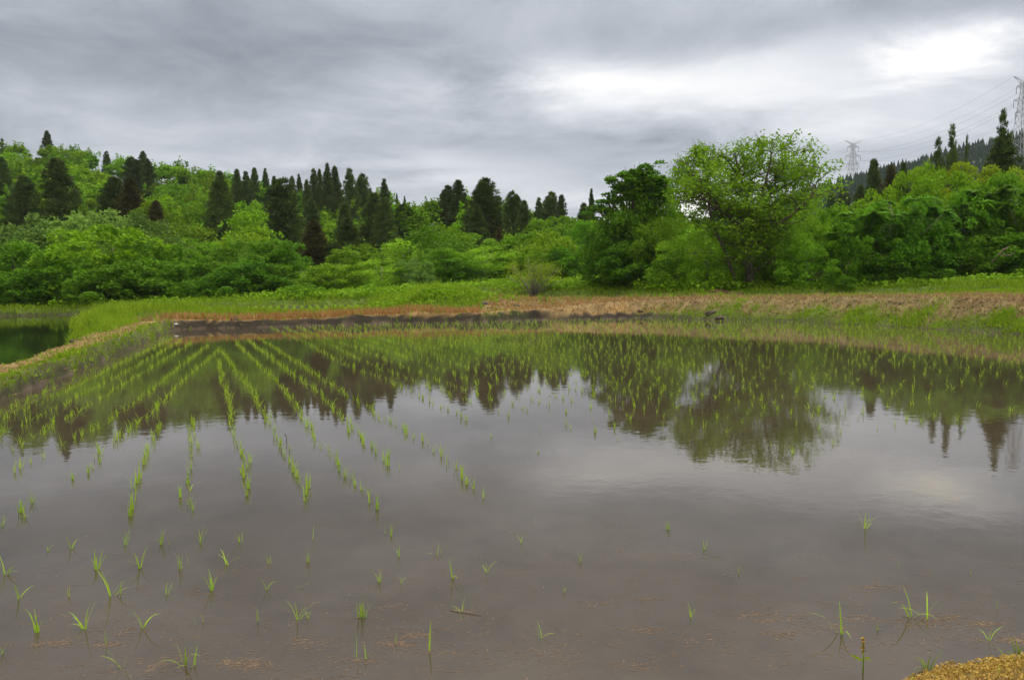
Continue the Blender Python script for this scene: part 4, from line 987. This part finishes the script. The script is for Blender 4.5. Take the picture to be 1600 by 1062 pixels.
sticks(1547, 415, 41.0, [[(1547, 418, .2), (1556, 402, 0), (1567, 390, -.1), (1572, 386, -.2)], [(1560, 398, 0), (1572, 400, -.3), (1578, 396, -.3)], [(1567, 390, 0), (1575, 391, .1)]], .055, 'broken pale brown trunk leaning in the right thicket')
sticks(1512, 444, 39.5, [[(1509, 446, 0), (1520, 438, 0), (1531, 431, .1)], [(1518, 439, 0), (1512, 436, .2)]], .045, 'fallen thin dead branch on the grass near the right edge')
sticks(1325, 425, 42.3, [[(1321, 428, 0), (1325, 414, 0), (1330, 403, .1)]], .05, 'bare pale stick leaning at the thicket foot')
sticks(690, 455, 48, [[(683, 448, 0), (688, 452, 0), (692, 458, 0)]], .03, 'thin pale stick in the weeds left of centre')
def bare_bush():
    r = np.random.default_rng(71); x, y, z = pd(832, 438, 52); zg = float(terrain(np.array([x]), np.array([y]), False)[0]); o = empty('bare_bush', (x, y, zg)); tag(o, 'greyish bare-twigged bush at the centre of the wood edge', 'bush')
    mb = MB(); P = []
    for k in range(28):
        a = r.uniform(0, 6.28); th = r.uniform(.1, 1.15); L0 = r.uniform(1.5, 2.6); d = Vector((math.cos(a)*math.sin(th)*1.2, math.sin(a)*math.sin(th), math.cos(th))); m_ = d*L0*.5+Vector((0, 0, .15)); e = d*L0
        mb.tube([(0, 0, -.1), m_, e], [.035, .022, .008], 4)
        for j in range(9):
            b = m_.lerp(e, r.random()); q_ = b+(d+Vector(unit(r, 1)[0])*.8).normalized()*r.uniform(.2, .6); mb.tube([b, q_], [.012, .005], 4, False); P.append(np.array(q_))
    mb.build('branches', M['bark_pale'], o, True); P = np.repeat(np.array(P), 16, 0); quads('crown', leaves(r, P+r.normal(0, .14, P.shape), .08), M['yellow'], o)
bare_bush()
lump('blossom_mound', 1000, 448, 44, .01, .01, .01, 'stone', '', '', 1) if False else None

# ------------------------------------------------------------------ pylons and wires
def pylon_meshes():
    H = 31.; body = MB(); T_ = .095
    def hw(z): return 2.6*(1-z/H)**1.25+.55 if z < 24 else .75
    zs = [0, 4, 8, 11.5, 14.5, 17, 19.2, 21.4, 23.4, 25.4, 27.4, 29]
    for sx_ in (-1, 1):
        for sy_ in (-1, 1): body.tube([(sx_*hw(z), sy_*hw(z), z) for z in zs], T_*1.15, 4)
    for z0, z1 in zip(zs[:-1], zs[1:]):
        a, b = hw(z0), hw(z1)
        for s in (-1, 1):
            for q0, q1 in (((-a, s*a, z0), (b, s*b, z1)), ((a, s*a, z0), (-b, s*b, z1)), ((s*a, -a, z0), (s*b, b, z1)), ((s*a, a, z0), (s*b, -b, z1))): body.tube([q0, q1], T_*.6, 4)
            body.tube([(-b, s*b, z1), (b, s*b, z1)], T_*.6, 4); body.tube([(s*b, -b, z1), (s*b, b, z1)], T_*.6, 4)
    arms = []
    for z, L_ in ((17.6, 3.9), (22.0, 4.9), (27.0, 3.7)):
        for s in (-1, 1):
            m_ = MB(); a = hw(z); up = hw(z+1.6)
            for sy_ in (-1, 1): m_.tube([(s*a, sy_*a, z), (s*L_, 0, z)], T_*.8, 4); m_.tube([(s*up, sy_*up, z+1.6), (s*L_, 0, z+.05)], T_*.8, 4)
            for k in (.3, .6): m_.tube([(s*(a+(L_-a)*k), a*(1-k), z), (s*(up+(L_-up)*k), -up*(1-k), z+1.6*(1-k))], T_*.5, 4); m_.tube([(s*(a+(L_-a)*k), -a*(1-k), z), (s*(up+(L_-up)*k), up*(1-k), z+1.6*(1-k))], T_*.5, 4)
            ins = MB(); ins.tube([(s*L_, 0, z-.05-.24*i) for i in range(11)], [.10 if i % 2 else .17 for i in range(11)], 6)
            arms.append((m_.build('cross_arm', M['steel'], link=False), ins.build('insulator', M['steel'], link=False)))
    hn = []
    for s in (-1, 1):
        m_ = MB()
        for sy_ in (-1, 1): m_.tube([(s*.4, sy_*.7, 28.4), (s*5.2, 0, 30.6)], T_*.8, 4); m_.tube([(s*.4, sy_*.5, 29.3), (s*5.2, 0, 30.7)], T_*.8, 4)
        for k in (.25, .5, .75): m_.tube([(s*(.4+4.8*k), .6*(1-k), 28.4+2.2*k), (s*(.4+4.8*k), -.6*(1-k), 29.3+1.4*k)], T_*.5, 4)
        hn.append(m_.build('earth_wire_arm', M['steel'], link=False))
    return body.build('tower_body', M['steel'], link=False), arms, hn
PB = pylon_meshes()
def pylon(u, vtop, d, rz, label):
    x, y, zt = pd(u, vtop, d); o = empty('pylon', (x, y, zt-30.7), rz); tag(o, label, 'pylon', 'lattice pylons on the mountain ridge')
    def add(me, par):
        c_ = bpy.data.objects.new(me.name.split('.')[0], me); COL.objects.link(c_); c_.parent = par; return c_
    add(PB[0], o)
    for a, i in PB[1]: add(i, add(a, o))
    for h in PB[2]: add(h, o)
    return o, Matrix.Translation((x, y, zt-30.7)) @ Matrix.Rotation(rz, 4, 'Z')
p1, m1 = pylon(1333, 220, 452, R(12), 'grey lattice pylon standing on the far ridge right of the big tree')
p2, m2 = pylon(1600, 121, 292, R(20), 'nearer grey lattice pylon cut by the right edge of the picture')
x3, y3, z3 = pd(1020, 330, 640); m0 = Matrix.Translation((x3, y3, z3-34)) @ Matrix.Rotation(R(10), 4, 'Z')
x4, y4, z4 = pd(2100, 40, 200); m3 = Matrix.Translation((x4, y4, z4-30)) @ Matrix.Rotation(R(20), 4, 'Z')
PTS = [((s*L_, 0, z-2.5), f'{nm} conductor on the {sd} side') for z, L_, nm in ((17.6, 3.9, 'lowest'), (22., 4.9, 'middle'), (27., 3.7, 'upper')) for s, sd in ((-1, 'left'), (1, 'right'))]+[((s*5.2, 0, 30.6), f'topmost thin earth wire on the {sd} side') for s, sd in ((-1, 'left'), (1, 'right'))]
for a, b, nm in ((m0, m1, 'left of the ridge pylon'), (m1, m2, 'between the two pylons'), (m2, m3, 'right of the nearer pylon')):
    for P_, lab in PTS:
        s = a @ Vector(P_); e = b @ Vector(P_); mb = MB(); mb.tube([s.lerp(e, t_/16)+Vector((0, 0, -4*6.0*(t_/16)*(1-t_/16))) for t_ in range(17)], .038 if 'earth' not in lab else .028, 4)
        tag(mb.build('power_line', M['wire'], None), f'{lab}, {nm}', 'power line', 'power lines strung between the pylons')

# ------------------------------------------------------------------ thin humid air
hm, t, out = newmat('haze'); pv = t.node('ShaderNodeVolumePrincipled'); pv.inputs['Color'].default_value = (.86, .92, 1, 1); pv.inputs['Density'].default_value = .00012
t.l.new(pv.outputs[0], out.inputs['Volume'])
hz = mk('haze', [(sx_*(760), sy_*760, z_) for z_ in (-8, 150) for sx_, sy_ in ((-1, -1), (1, -1), (1, 1), (-1, 1))], 4, [0, 3, 2, 1, 4, 5, 6, 7, 0, 1, 5, 4, 1, 2, 6, 5, 2, 3, 7, 6, 3, 0, 4, 7], hm)
tag(hz, 'thin bluish haze in the humid air over the valley', 'haze', kind='stuff')
